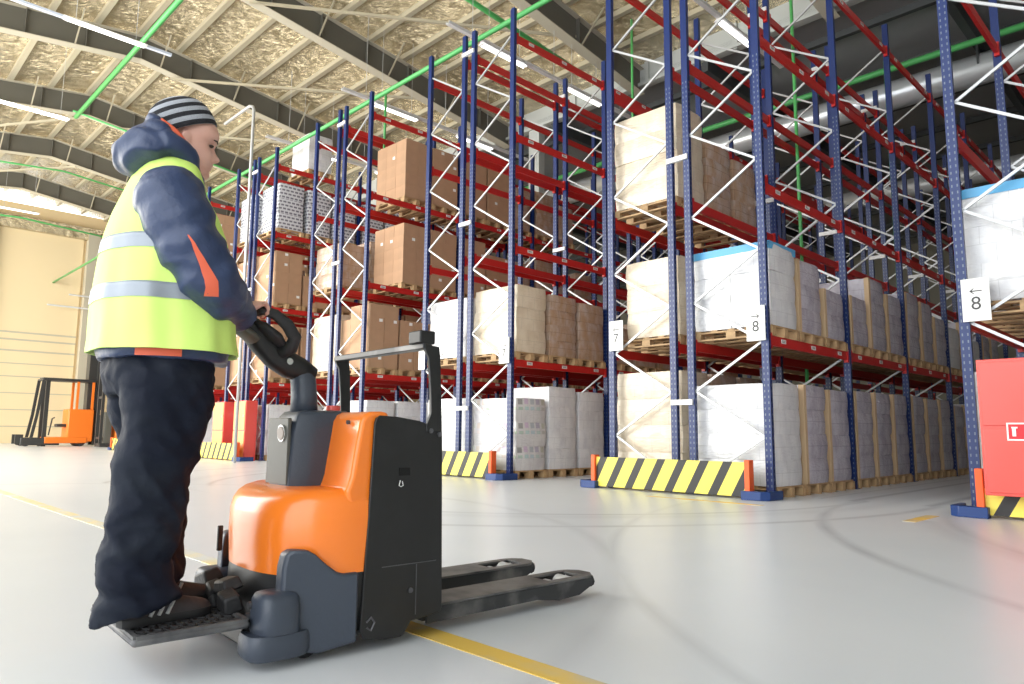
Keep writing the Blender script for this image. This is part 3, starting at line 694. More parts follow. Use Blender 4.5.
# black side plates and the battery housing between them
pp = [(-.009, .08), (.008, .05), (.10, .035), (.169, .033), (.19, .05), (.213, .083), (.336, .094), (.352, .10), (.36, .115), (.345, .80), (.342, .828), (.31, .832), (.285, .838), (.232, .854), (.13, .868), (.05, .872), (.033, .862), (.026, .84), (.012, .48)]
for s in (-1, 1):
    X = XR if s > 0 else XL
    o = G().prism(pp, 'x', X - .012, X).build('side_plate', 'tblack', T, bevel=.003)
    if s > 0:
        for y_, z_ in ((.285, .815), (.327, .80), (.205, .20)):
            G().disc((X + .003, y_, z_), (1, 0, 0), .010, .008, 14).build('bolt', 'bolt', o)
        G().box((X + .001, .165, .655), (.004, .05, .030)).build('slot', mat('deep_black', (.003, .003, .003), .9), o)
        G().tube([(X + .002, .015, .11), (X + .002, .035, .125), (X + .002, .05, .105), (X + .002, .035, .078), (X + .002, .018, .09)], .004, 6).build('grab_hole', 'bolt', o)
        g = G()
        g.tube([(X + .002, .146, .622), (X + .002, .141, .602), (X + .002, .150, .597), (X + .002, .160, .602), (X + .002, .155, .618)], .0018, 6); g.build('pictogram', 'sticker', o)
        G().box((X + .001, .20, .30), (.003, .25, .003)).build('seam', 'bolt', o)
        G().box((X + .001, .232, .20), (.003, .003, .19)).build('seam', 'bolt', o)
G().box((XC, .20, .46), (HW * 2 - .03, .28, .74)).build('battery_housing', 'tblack', T, bevel=.01)
# load guard frame above the battery
for s in (-1, 1):
    X = XR if s > 0 else XL; d = .004
    P = [(.262, .835), (.285, .885), (.281, .98), (.268, 1.11), (.245, 1.15), (.245, 1.166), (.318, 1.161), (.326, 1.10), (.336, .90), (.340, .81), (.262, .81)]
    o = G().prism(P, 'x', X - .012, X + d).build('guard_post', 'tblack', T, bevel=.002)
g = G(); g.box((XC, .262, 1.160), (HW * 2, .045, .026)); g.build('crossbar', M['forkm'], T, bevel=.004)
g = G(); g.box((XR - .045, .262, 1.197), (.09, .075, .055)); g.build('junction_box', 'tblack', T, bevel=.006)
# grey console ahead of the rear cover
cx0, cx1 = -.13, .125
g = G()
rings = []
for z, yf, k in ((.585, -.19, .0), (.60, -.192, .0), (.80, -.180, .003), (.868, -.166, .008), (.886, -.15, .016), (.893, -.12, .035)):
    rings.append([(cx0 + k, -.0 + .05, z), (cx0 + k, yf + .055, z), (cx0 + .015 + k, yf + .015, z), (cx0 + .05 + k, yf, z), (cx1 - .05 - k, yf, z), (cx1 - .03 - k, yf + .004, z), (cx1 - .004 - k, yf + .05, z), (cx1 - k, yf + .08, z), (cx1 - k, .05, z)])
g.loft(rings); con = g.build('console', 'tgrey', T, bevel=.004)
g = G(); g.prism([(cx0 + .012, .60), (cx1 - .045, .60), (cx1 - .05, .86), (cx0 + .02, .86)], 'y', -.1945, -.180); g.build('console_face', 'tdark', con, bevel=.003)
G().disc((.025, -.197, .80), (0, 1, .05), .034, .008, 28).build('badge', 'chrome', con)
G().disc((.025, -.202, .80), (0, 1, .05), .027, .004, 28).build('badge_field', mat('warm_grey_badge', (.30, .24, .20), .4), con)
G().disc((.03, .02, .905), (0, 0, 1), .03, .02, 20).build('stop_button', 'cabred', con)
# tiller: neck, arm, control head and looped handle
g = G(); g.tube([(0, -.095, .86), (0, -.098, .95), (0, -.105, 1.02), (0, -.12, 1.055)], [(.055, .062), (.052, .058), (.05, .056), (.05, .045)], 20); g.build('tiller_neck', 'tgrey', T, smooth=True)
g = G(); g.tube([(0, -.07, 1.035), (0, -.12, 1.058), (0, -.17, 1.075), (0, -.23, 1.11), (0, -.29, 1.16), (0, -.345, 1.215), (0, -.40, 1.265)], [(.045, .04), (.052, .05), (.05, .055), (.05, .056), (.055, .05), (.06, .042), (.05, .022)], 18); ta = g.build('tiller_arm', 'tblack', T, smooth=True)
G().disc((.05, -.19, 1.085), (1, 0, 0), .013, .012, 18).build('pivot_bolt', 'chrome', ta)
for s in (-1, 1):
    g = G(); g.tube([(s * .035, -.22, 1.12), (s * .07, -.195, 1.14), (s * .10, -.195, 1.175), (s * .115, -.235, 1.222), (s * .112, -.285, 1.258), (s * .10, -.33, 1.268), (s * .06, -.37, 1.262), (s * .02, -.385, 1.24)], [.028, .028, .027, .025, .021, .019, .019, .018], 14)
    g.build('handle_loop', 'rubber', T, smooth=True)
g = G(); blob_pts = [(0, -.20, 1.13), (0, -.25, 1.175), (0, -.31, 1.215), (0, -.35, 1.235)]; g.tube(blob_pts, [(.06, .02), (.095, .03), (.095, .026), (.06, .014)], 18); g.build('control_pod', 'rubber', ta, smooth=True)
g = G(); g.tube([(.03, -.33, 1.16), (.035, -.39, 1.20), (.035, -.435, 1.215)], [(.05, .02), (.045, .022), (.03, .012)], 14); g.build('control_head', 'tdark', ta, smooth=True)
# forks
for s in (-1, 1):
    xc = s * .215; w_ = .2; t = thing('x', None, None)
    bpy.data.objects.remove(t)
    out = []
    L0, L1 = .32, 1.335
    prof = [(xc - w_ / 2, L0), (xc + w_ / 2, L0), (xc + w_ / 2, L1 - .16), (xc + w_ * .36, L1 - .03), (xc + w_ * .2, L1 + .02), (xc - w_ * .2, L1 + .02), (xc - w_ * .36, L1 - .03), (xc - w_ / 2, L1 - .16)]
    # side walls and top plate with an open roller window near the tip
    g = G(); wy0, wy1 = L1 - .29, L1 - .07; ww = .055
    g.box((xc, (L0 + wy0) / 2, .112), (w_, wy0 - L0, .010))
    g.box((xc - (w_ / 2 + ww) / 2, (wy0 + wy1) / 2, .112), (w_ / 2 - ww, wy1 - wy0, .010)); g.box((xc + (w_ / 2 + ww) / 2, (wy0 + wy1) / 2, .112), (w_ / 2 - ww, wy1 - wy0, .010))
    g.prism([(xc - w_ / 2, wy1), (xc + w_ / 2, wy1), (xc + w_ * .42, L1 - .02), (xc + w_ * .2, L1 + .02), (xc - w_ * .2, L1 + .02), (xc - w_ * .42, L1 - .02)], 'z', .104, .117)
    f_ = g.build('fork', 'forktop', T, bevel=.002)
    for q in (-1, 1):
        g = G(); g.prism([(L0, .045), (L1 - .40, .050), (L1 - .26, .028), (L1 - .12, .035), (L1 - .03, .07), (L1 - .03, .106), (L0, .106)], 'x', xc + q * (w_ / 2 - .008) - .006, xc + q * (w_ / 2 - .008) + .006); g.build('fork_side', 'forkm', f_, bevel=.002)
    G().tube([(xc - w_ * .40, L1 - .03, .085), (xc - w_ * .2, L1 + .012, .085), (xc + w_ * .2, L1 + .012, .085), (xc + w_ * .40, L1 - .03, .085)], .026, 10).build('fork_tip', 'forkm', f_, smooth=True)
    for y_ in (L1 - .22, L1 - .13): G().disc((xc, y_, .062 if y_ < L1 - .15 else .075), (1, 0, 0), .040, .085, 22).build('load_roller', 'galv', f_)
G().box((XC, .34, .13), (.62, .05, .16)).build('fork_carriage', 'forkm', T, bevel=.005)
# operator platform with its tread
px0, px1, py0, py1, pz = -.305, .275, -.755, -.385, .162
g = G(); g.box(((px0 + px1) / 2, (py0 + py1) / 2, pz - .012), (px1 - px0, py1 - py0, .024)); PF = g.build('platform', 'plat', T, bevel=.01)
g = G()
for a, c in (((px0 + .012, py0 + .012), (px1 - .012, py0 + .012)), ((px1 - .012, py0 + .012), (px1 - .012, py1 - .012)), ((px1 - .012, py1 - .012), (px0 + .012, py1 - .012)), ((px0 + .012, py1 - .012), (px0 + .012, py0 + .012))):
    g.bar((*a, pz + .003), (*c, pz + .003), .016, .010)
g.build('rim', 'plat', PF)
g = G()
nx, ny = 17, 12
for i in range(nx):
    for j in range(ny):
        x = px0 + .04 + (px1 - px0 - .08) * i / (nx - 1); y_ = py0 + .04 + (py1 - py0 - .08) * j / (ny - 1)
        g.box((x, y_, pz + .003), (.026, .010, .008), Matrix.Rotation(.8 if (i + j) % 2 else -.8, 3, 'Z'))
g.build('tread', 'rubber', PF)
for x in (-.16, .17): G().disc((x, -.385, .145), (1, 0, 0), .022, .12, 16).build('hinge', 'tblack', T)
for i, (x, y_, z, a, b_, c) in enumerate(((-.20, -.372, .235, .13, .075, .05), (-.05, -.395, .215, .085, .06, .05), (.03, -.38, .245, .12, .075, .045), (.12, -.405, .205, .10, .07, .06), (-.12, -.39, .19, .07, .06, .06), (-.02, -.40, .18, .06, .05, .05))):
    G().box((x, y_, z), (a, b_, c), Matrix.Rotation((-.3, .35, -.15, .2, .5, -.4)[i], 3, 'Y') @ Matrix.Rotation(.25, 3, 'X'), taper=.8).build('rubber_buffer', 'rubber', T, bevel=.008)
G().box((XL + .155, -.318, .375), (.014, .02, .10)).build('side_rod', 'rubber', T, bevel=.003)
# ------------------------------------------------------------------ distant reach truck
M['forkorange'] = mat('bright_orange_machine_paint', (.85, .20, .02), .4)
M['mastgrey'] = mat('dark_mast_steel', (.035, .036, .035), .45)
def reach_truck(loc, rz, label):
    t = thing('reach_truck', label, 'forklift', loc, rz)
    # local y: length, mast side negative; rear body positive
    G().box((0, .55, .95), (1.1, 1.05, 1.5)).build('body', 'forkorange', t, bevel=.05)
    G().box((0, 0, .28), (1.15, 1.7, .28)).build('base_frame', 'forkorange', t, bevel=.03)
    for y_, s_ in ((.35, .06), (.98, .05)):
        for x in (-.45, .45): G().box((x, y_, 2.3), (s_, .10, 1.5)).build('cab_post', 'forkorange', t)
    G().box((0, .0, 3.02), (1.05, 2.2, .09)).build('overhead_guard', 'mastgrey', t, bevel=.02)
    for x in (-.35, 0, .35): G().box((x, 0, 3.08), (.05, 2.1, .05)).build('guard_bar', 'mastgrey', t)
    for x in (-.46, .46):
        G().loft([[(x + a, y_ + b_, z) for a, b_ in ((-.04, -.06), (.04, -.06), (.04, .06), (-.04, .06))] for y_, z in ((-1.35, .4), (-1.2, 1.4), (-1.05, 3.0))]).build('front_post', 'mastgrey', t)
        G().box((x, -1.0, .22), (.16, 1.5, .34)).build('leg_arm', 'mastgrey', t, bevel=.03)
        G().disc((x, -1.55, .2), (1, 0, 0), .19, .12, 20).build('wheel', 'rubber', t)
        G().box((x * .7, -1.78, .32), (.1, .3, .42)).build('fork_heel', 'mastgrey', t)
    G().disc((0, .6, .2), (1, 0, 0), .2, 1.0, 20).build('drive_wheel', 'rubber', t)
    for x in (-.36, .36): G().box((x, -.85, 1.5), (.12, .16, 3.0)).build('mast_rail', 'mastgrey', t)
    G().box((0, .45, 2.6 + 0), (.5, .3, .2)).build('seat_back', 'mastgrey', t) if False else None
    G().box((0, -.1, .95), (.5, .5, .14)).build('seat', 'mastgrey', t, bevel=.03); G().box((0, .2, 1.3), (.5, .12, .6)).build('backrest', 'mastgrey', t, bevel=.03)
    G().tube([(0, -.6, .5), (0, -.5, 1.25), (.15, -.45, 1.3)], .03, 8).build('steering_column', 'mastgrey', t)
    # tall dark lift mast standing at the body end
    for x in (-.33, .33):
        G().box((x, 1.22, 2.35), (.14, .18, 4.6)).build('mast_rail', 'mastgrey', t)
    G().box((0, 1.12, 3.15), (.56, .66, 2.9)).build('mast_panel', 'mastgrey', t)
    for z in (.5, 1.6, 2.7, 4.55): G().box((0, 1.22, z), (.8, .12, .14)).build('cross_member', 'mastgrey', t)
    G().box((0, 1.45, .8), (.9, .3, 1.3)).build('battery_box', 'mastgrey', t, bevel=.03)
    G().tube([(.2, .9, 3.05), (.2, .92, 5.0)], .05, 8).build('hydraulic_hose', 'rubber', t)
    return t
reach_truck((-34.2, -.15, 0), 0, 'orange reach truck with a dark mast parked by the cream door at far left')
t = thing('stacker', 'small orange and grey stacker partly hidden behind the worker, right of the distant forklift', 'forklift', (-31.6, 1.25, 0))
G().box((0, .3, .75), (.8, .7, 1.4)).build('body', 'forkorange', t, bevel=.04)
G().box((0, -.35, .8), (.7, .3, 1.5)).build('battery_box', 'tdark', t, bevel=.03)
for x in (-.3, .3): G().box((x, -.62, 2.2), (.09, .12, 4.2)).build('mast_rail', 'mastgrey', t)
for z in (.4, 2.2, 4.2): G().box((0, -.62, z), (.6, .08, .1)).build('cross_member', 'mastgrey', t)
G().box((0, .0, .1), (.8, 1.3, .16)).build('base_frame', 'mastgrey', t)

# ------------------------------------------------------------------ worker
M['skin'] = mat('skin', (.76, .45, .36), .5, var=((.70, .38, .30), 12, .4, .7)); base(M['skin']).inputs['Subsurface Weight'].default_value = .08; base(M['skin']).inputs['Subsurface Radius'].default_value = (.02, .008, .004)
M['hair'] = mat('short_brown_hair', (.05, .03, .02), .7, bump=(200, .4))
M['navy'] = mat('navy_nylon', (.026, .044, .105), .42, bump=(14, .35, 4))
M['trou'] = mat('dark_blue_work_trousers', (.006, .009, .020), .7, bump=(12, .45, 5), var=((.018, .023, .033), 5, .45, .75)); base(M['trou']).inputs['Specular IOR Level'].default_value = .22
M['vest'] = mat('fluorescent_yellow_mesh', (.70, .95, .22), .65, bump=(7, .3, 3))
M['refl'] = mat('silver_reflective_tape', (.29, .32, .36), .35, .25, bump=(9, .2))
M['lining'] = mat('orange_red_lining', (.75, .13, .06), .55)
M['knit'] = mat('striped_knit', (.015, .015, .018), .85, bump=(160, .5)); nt = M['knit'].node_tree; xyz, _ = objxyz(nt)
setc(M['knit'], mixc(nt, stripes(nt, xyz[2], .0345, .50, .45), (.012, .012, .016), (.36, .375, .41)))
M['shoe'] = mat('dark_grey_suede', (.035, .030, .034), .6, bump=(40, .2)); M['stripew'] = mat('pale_shoe_stripe', (.62, .62, .62), .5); M['sole'] = mat('dark_sole', (.02, .02, .022), .6)
M['eye'] = mat('eye', (.03, .02, .015), .15)
PO = (1.5940, -7.8650, 0)
MAN = thing('person', 'worker in striped knit hat, navy jacket and yellow hi-vis vest, standing on the truck platform', 'person', PO, math.radians(6))
PZ = .172
def ell(z, cx, cy, hx, hy, n=40, e=2.2, rot=0., dz=0.):
    r = []
    for i in range(n):
        a = 2 * PI * i / n; c, s = math.cos(a), math.sin(a)
        x = hx * math.copysign(abs(c) ** (2 / e), c); y = hy * math.copysign(abs(s) ** (2 / e), s)
        r.append((cx + x * math.cos(rot) - y * math.sin(rot), cy + x * math.sin(rot) + y * math.cos(rot), z + dz * y))
    return r
def lerp_lv(L, m=4):
    out = []
    for a, b in zip(L[:-1], L[1:]):
        for k in range(m): t = k / m; out.append(tuple(a[i] * (1 - t) + b[i] * t for i in range(len(a))))
    out.append(L[-1]); return out
def spline(P, m=5):
    P = [Vector(p) for p in P]; out = []
    for i in range(len(P) - 1):
        p0, p1, p2, p3 = P[max(i - 1, 0)], P[i], P[i + 1], P[min(i + 2, len(P) - 1)]
        for k in range(m):
            t = k / m; out.append(.5 * ((2 * p1) + (p2 - p0) * t + (2 * p0 - 5 * p1 + 4 * p2 - p3) * t * t + (3 * p1 - p0 - 3 * p2 + p3) * t ** 3))
    out.append(P[-1]); return out
def radsp(R, m=5): 
    o = []
    for a, b in zip(R[:-1], R[1:]):
        for k in range(m):
            t = k / m; t = t * t * (3 - 2 * t); o.append(a * (1 - t) + b * t)
    return o + [R[-1]]
def blob(g, c, r, rot=None, n=16):
    bm2 = bmesh.new(); bmesh.ops.create_uvsphere(bm2, u_segments=n * 2, v_segments=n, radius=1)
    for v in bm2.verts:
        p = Vector((v.co.x * r[0], v.co.y * r[1], v.co.z * r[2]))
        if rot is not None: p = rot @ p
        v.co = p + Vector(c)
    me = bpy.data.meshes.new('t'); bm2.to_mesh(me); bm2.free(); g.bm.from_mesh(me); bpy.data.meshes.remove(me)
def fuse(g, name, m, parent, voxel, smooth=3, wr=None, seed=0):
    """union by voxel remesh, smooth, optional wrinkles; baked to a plain mesh"""
    bmesh.ops.recalc_face_normals(g.bm, faces=g.bm.faces)
    me = bpy.data.meshes.new(name); g.bm.to_mesh(me); g.bm.free()
    o = bpy.data.objects.new(name, me); COL.objects.link(o)
    r = o.modifiers.new('r', 'REMESH'); r.mode = 'VOXEL'; r.voxel_size = voxel
    if smooth: s = o.modifiers.new('s', 'SMOOTH'); s.iterations = smooth; s.factor = .5
    bpy.context.view_layer.update()
    m2 = bpy.data.meshes.new_from_object(o.evaluated_get(bpy.context.evaluated_depsgraph_get()))
    bpy.data.objects.remove(o); bpy.data.meshes.remove(me)
    if wr:
        nrm = [v.normal.copy() for v in m2.vertices]
        for v, n_ in zip(m2.vertices, nrm):
            v.co = v.co + n_ * wr(v.co)
    m2.materials.clear(); m2.materials.append(M[m]); m2.shade_smooth(); m2.name = name
    return link(name, m2, parent)
def wn(p, sx, sy, sz, seed=0., ridge=False):
    v = noise.noise(Vector((p.x * sx + seed, p.y * sy + seed * .7, p.z * sz)))
    return (1 - abs(v) * 2.2) if ridge else v
# --- head (local frame: x right, y forward, z up, origin between the ears)
HM = Matrix.Translation((0, -.027, 1.868)) @ Matrix.Rotation(-math.radians(22), 4, 'Z') @ Matrix.Rotation(-math.radians(7), 4, 'X')
HS = 1.0
FR = [(-.128, .055), (-.122, .074), (-.112, .088), (-.100, .093), (-.088, .086), (-.080, .088), (-.073, .096), (-.067, .091), (-.061, .0985), (-.053, .093), (-.046, .091), (-.03, .090), (-.01, .086), (.006, .083), (.02, .090), (.034, .098), (.06, .099), (.085, .088), (.105, .065), (.12, .03), (.126, .0)]
def interp(T, z):
    if z <= T[0][0]: return T[0][1]
    for (a, u), (b, v) in zip(T[:-1], T[1:]):
        if z <= b: return u + (v - u) * (z - a) / (b - a)
    return T[-1][1]
BK = [(-.128, .02), (-.11, .0), (-.09, -.035), (-.06, -.07), (-.03, -.085), (0, -.098), (.04, -.103), (.08, -.09), (.11, -.055), (.126, .0)]
WD = [(-.128, .02), (-.118, .034), (-.10, .044), (-.08, .052), (-.05, .062), (-.02, .068), (.0, .069), (.03, .073), (.06, .073), (.09, .062), (.11, .042), (.122, .02), (.126, .004)]
def gs(x, w): return math.exp(-(x / w) ** 2)
def head_rings():
    R = []; n = 72; zs = [-.128 + .254 * i / 84 for i in range(85)]
    for z in zs:
        f, b, w_ = interp(FR, z), interp(BK, z), interp(WD, z); cy = (f + b) / 2; hy = (f - b) / 2; ring = []
        for i in range(n):
            a = 2 * PI * i / n; c, s = math.cos(a), math.sin(a); e = 2.15 if s > 0 else 2.0
            x = w_ * math.copysign(abs(c) ** (2 / e), c); y = cy + hy * math.copysign(abs(s) ** (2 / e), s)
            if s > 0:
                nz = interp([(-.050, 0), (-.044, .45), (-.038, .9), (-.031, 1), (-.023, .93), (-.01, .55), (.01, .26), (.025, .08), (.035, 0)], z)
                nw = interp([(-.05, .016), (-.036, .015), (-.01, .010), (.02, .008)], z)
                y += .029 * nz * gs(x, nw)
                y -= .010 * gs(abs(x) - .031, .015) * gs(z - .006, .014)       # eye sockets
                y += .004 * gs(abs(x) - .031, .009) * gs(z - .004, .007)       # lids
                y += .004 * gs(abs(x) - .042, .018) * gs(z + .025, .018)       # cheekbones
                y -= .004 * gs(abs(x) - .0, .022) * gs(z + .0675, .0022)        # mouth line
                y += .003 * gs(abs(x) - .030, .02) * gs(z - .028, .008)        # brow
            ring.append(HM @ Vector((x * HS, y * HS, z * HS)))
        R.append(ring)
    return R
B = G(); B.loft(head_rings())
for s in (-1, 1):   # ears
    rot = (HM.to_3x3() @ Matrix.Rotation(s * .25, 3, 'Z') @ Matrix.Rotation(-.15, 3, 'X'))
    blob(B, HM @ Vector((s * .071, -.012, -.008)), (.010, .018, .031), rot, 8)
    blob(B, HM @ Vector((s * .078, -.020, -.002)), (.007, .012, .026), rot, 8)
B.tube(spline([(0, -.045, 1.60), (0, -.050, 1.68), (0, -.050, 1.75), (0, -.040, 1.83)]), radsp([.085, .062, .057, .056]), 20)
TL = [(.94, 0, -.075, .16, .115), (1.05, 0, -.075, .155, .11), (1.2, 0, -.07, .14, .10), (1.35, 0, -.07, .155, .11), (1.5, 0, -.075, .175, .115), (1.6, 0, -.075, .175, .095), (1.66, 0, -.065, .11, .07)]
B.loft([ell(*l) for l in lerp_lv(TL)])
SH = {1: (.19, -.160, 1.575), -1: (-.19, -.02, 1.585)}
EL = {1: (.270, -.045, 1.305), -1: (-.27, .06, 1.32)}
WR = {1: (.135, .135, 1.236), -1: (-.13, .18, 1.245)}
# grip positions on the tiller loops, in the worker's frame
TW = Matrix.Translation(TO) @ Matrix.Rotation(TRZ, 4, 'Z'); MI = (Matrix.Translation(PO) @ Matrix.Rotation(math.radians(6), 4, 'Z')).inverted()
def t2m(p): return MI @ (TW @ Vector(p))
GR = {1: (t2m((.090, -.368, 1.266)), t2m((.108, -.325, 1.262))), -1: (t2m((-.095, -.34, 1.266)), t2m((-.110, -.295, 1.260)))}
for s in (1, -1):
    B.tube(spline([(s * .10, SH[s][1] * .8 - .02, 1.60), SH[s], ((SH[s][0] + EL[s][0]) / 2, (SH[s][1] + EL[s][1]) / 2, 1.45), EL[s], tuple((Vector(EL[s]) + Vector(WR[s])) / 2), WR[s]]), radsp([.06, .058, .05, .043, .038, .027]), 16)
    # hand: palm then four fingers bent over the loop and a thumb under it
    w0 = Vector(WR[s]); c = (GR[s][0] + GR[s][1]) / 2; ax = (GR[s][1] - GR[s][0]).normalized(); fwd = (c - w0); fwd.normalize(); up = Vector((0, 0, 1)); up = (up - fwd * up.dot(fwd)).normalized(); side = fwd.cross(up)
    kn = c + up * .026 - fwd * .018
    B.tube([w0, w0 + (kn - w0) * .45, kn - fwd * .01, kn + fwd * .006], [(.027, .021), (.034, .019), (.042, .017), (.038, .014)], 16)
    for q, (o_, L) in enumerate(((-.033, .9), (-.011, 1.0), (.011, .96), (.032, .8))):
        b0 = kn + side * o_; P = [b0, b0 + fwd * .026 * L + up * .004, b0 + fwd * .044 * L - up * .016, b0 + fwd * .040 * L - up * .040 * L, b0 + fwd * .022 * L - up * .052 * L]
        B.tube(spline(P, 3), radsp([.0095, .0095, .009, .0085, .0075], 3), 8)
    b0 = w0 + (kn - w0) * .5 - side * s * (-1) * .03 if s > 0 else w0 + (kn - w0) * .5 - side * .03
    inn = side * (-.032 if s > 0 else .032)
    b0 = w0 + (kn - w0) * .45 + inn * .8
    B.tube(spline([b0, b0 + inn * .6 + fwd * .022 - up * .012, b0 + inn * .5 + fwd * .045 - up * .03, b0 + inn * .1 + fwd * .060 - up * .042], 3), radsp([.013, .012, .0105, .009], 3), 8)
FT = {1: (.050, -.02), -1: (-.150, .10)}      # foot centres
for s in (1, -1):
    fx, fy = FT[s]
    B.tube(spline([(s * .09, -.075, .98), (s * .08 + (.015 if s > 0 else -.012), -.065, .84), (fx + s * .015, fy - .075, .62), (fx, fy - .09, .40), (fx, fy - .105, .27)]), radsp([.085, .074, .055, .050, .038]), 16)
    B.tube([(fx, fy - .12, PZ + .05), (fx, fy - .02, PZ + .042), (fx, fy + .07, PZ + .028), (fx, fy + .11, PZ + .024)], [(.022, .024), (.024, .022), (.026, .014), (.018, .010)], 14)
    B.tube([(fx, fy - .10, .30), (fx, fy - .10, PZ + .05)], .030, 14)
body = fuse(B, 'body', 'skin', MAN, .0058, 2)
for s in (-1, 1):
    g = G(); blob(g, HM @ Vector((s * .031, .076, .005)), (.0100, .0100, .0060), None, 8); g.build('eye', 'eye', MAN, smooth=True)
    g = G(); g.tube([HM @ Vector((s * .016, .0965, .026)), HM @ Vector((s * .030, .0930, .030)), HM @ Vector((s * .046, .081, .026))], [.002, .003, .002], 6); g.build('eyebrow', 'hair', MAN, smooth=True)
# hair below the hat: sideburns and nape
g = G()
for s in (-1, 1):
    blob(g, HM @ Vector((s * .050, -.062, .0)), (.022, .030, .035), HM.to_3x3(), 10)
blob(g, HM @ Vector((0, -.075, -.002)), (.05, .022, .038), HM.to_3x3(), 10)
bpy.data.meshes
fuse(g, 'hair', 'hair', MAN, .005, 1)
# knit hat with its stripes tilted up to the front
HT = Matrix.Translation((.0, -.036, 1.903)) @ Matrix.Rotation(-math.radians(22), 4, 'Z') @ Matrix.Rotation(math.radians(25), 4, 'X')
g = G(); rings = []
prof_ = [(.0, .990), (.02, 1.0), (.045, 1.0), (.07, .965), (.092, .88), (.11, .765), (.124, .60), (.134, .40), (.139, .20), (.1405, .03)]
for z, k in prof_: rings.append([(.092 * k * math.cos(a) , -.004 * (z / .14) + .117 * k * math.sin(a), z) for a in [2 * PI * i / 48 for i in range(48)]])
inner = [[(.086 * k * math.cos(a), .111 * k * math.sin(a), z) for a in [2 * PI * i / 48 for i in range(48)]] for z, k in ((.05, .9), (.02, .98), (.0, .975))]
g.loft(inner + rings); hat = g.build('knit_hat', 'knit', MAN, smooth=True, sub=1); hat.matrix_local = HT
# --- trousers
g = G()
g.loft([ell(*l) for l in lerp_lv([(.93, 0, -.075, .185, .150), (1.0, 0, -.078, .195, .160), (1.06, 0, -.078, .195, .155), (1.12, 0, -.075, .185, .145)], 3)])
g.loft([ell(.222, .055, -.118, .086, .128, dz=.28)] + [ell(*l) for l in lerp_lv([(.30, .055, -.124, .088, .122), (.37, .058, -.128, .088, .118), (.50, .065, -.118, .090, .116), (.63, .075, -.112, .096, .118), (.78, .088, -.095, .102, .128), (.90, .092, -.085, .105, .140), (.99, .090, -.08, .10, .145)], 4)])
g.loft([ell(.245, -.145, .020, .080, .112, dz=.25)] + [ell(*l) for l in lerp_lv([(.31, -.140, .022, .082, .112), (.37, -.135, .008, .082, .106), (.50, -.130, .0, .086, .106), (.63, -.120, -.002, .090, .110), (.78, -.108, -.02, .100, .122), (.90, -.098, -.05, .105, .135), (.99, -.090, -.07, .10, .145)], 4)])
def wr_t(p):
    lower = max(0, min(1, (.75 - p.z) / .5))
    d = .013 * wn(p, 5, 5, 7, 1.3, True) + .012 * wn(Vector((p.x, p.y + p.z * .8, p.z)), 7, 11, 3, 5., True) + .005 * wn(p, 14, 14, 16, 2., True) - .006
    d += lower * .0035 * math.sin(p.z * 47 + 9 * noise.noise(Vector((p.x * 4, p.y * 5, p.z * 3))))
    return d - .004
fuse(g, 'trousers', 'trou', MAN, .009, 3, wr_t)
# --- jacket: padded body, sleeves
g = G()
JL = [(1.045, 0, -.062, .222, .205), (1.10, 0, -.064, .235, .212), (1.3, 0, -.07, .235, .205), (1.45, 0, -.078, .232, .185), (1.56, 0, -.088, .222, .148), (1.64, 0, -.095, .195, .105), (1.71, 0, -.085, .13, .085), (1.76, 0, -.070, .088, .074), (1.79, 0, -.060, .078, .070)]
g.loft([ell(*l, rot=-.12) for l in lerp_lv(JL)])
for s in (1, -1):
    S_, E_, W_ = Vector(SH[s]), Vector(EL[s]), Vector(WR[s])
    P = [(s * .10, S_.y * .6 - .03, 1.60), S_, (S_ + E_) / 2 + Vector((s * .012, -.018, 0)), E_, (E_ + W_) / 2 + Vector((0, 0, -.008)), W_ + (W_ - E_) * .12]
    g.tube(spline(P, 8), [r * (1 + .035 * math.sin(i * 1.15)) for i, r in enumerate(radsp([.092, .112, .106, .097, .080, .058], 8))], 24)
def wr_j(p):
    d = .007 * wn(p, 7, 7, 11, 3., True) + .006 * wn(Vector((p.x, p.y, p.z - p.y * .8)), 6, 6, 17, 7.) + .003 * wn(p, 20, 20, 24, 1.)
    return d - .003
jk = fuse(g, 'jacket', 'navy', MAN, .008, 2, wr_j)
# cuffs (orange-red lining), elbow patch and hem lining
for s in (1, -1):
    E_, W_ = Vector(EL[s]), Vector(WR[s]); d = (W_ - E_).normalized()
    g = G(); g.tube([W_ + d * .008, W_ + d * .034, W_ + d * .044], [.052, .050, .038], 20); g.build('cuff', 'lining', jk, smooth=True)
S_, E_, W_ = Vector(SH[1]), Vector(EL[1]), Vector(WR[1])
# --- hood and collar
g = G()
blob(g, (-.01, -.185, 1.785), (.150, .088, .078), Matrix.Rotation(-.1, 3, 'X'))
blob(g, (-.0, -.165, 1.845), (.115, .060, .060), Matrix.Rotation(.35, 3, 'X'))
blob(g, (.02, -.168, 1.893), (.045, .028, .034))
for s in (-1, 1):
    g.tube(spline([(0, -.20, 1.80), (s * .10, -.15, 1.80), (s * .108, -.085, 1.778), (s * .083, -.045, 1.722), (s * .04, .008, 1.68)]), radsp([.055, .050, .038, .030, .028]), 16)
def wr_h(p): return .010 * wn(Vector((p.x, p.y, p.z)), 8, 8, 14, 9., True) + .005 * wn(p, 18, 18, 20, 4.) - .004
fuse(g, 'hood', 'navy', jk, .007, 2, wr_h)
for s in (-1, 1):
    pts = spline([(s * .060, -.165, 1.888), (s * .090, -.120, 1.850), (s * .095, -.080, 1.803), (s * .080, -.045, 1.762), (s * .045, -.005, 1.722)], 4)
    g = G(); g.tube(pts, [(.010, .020)] * len(pts), 10); g.build('collar_lining', 'lining', jk, smooth=True)
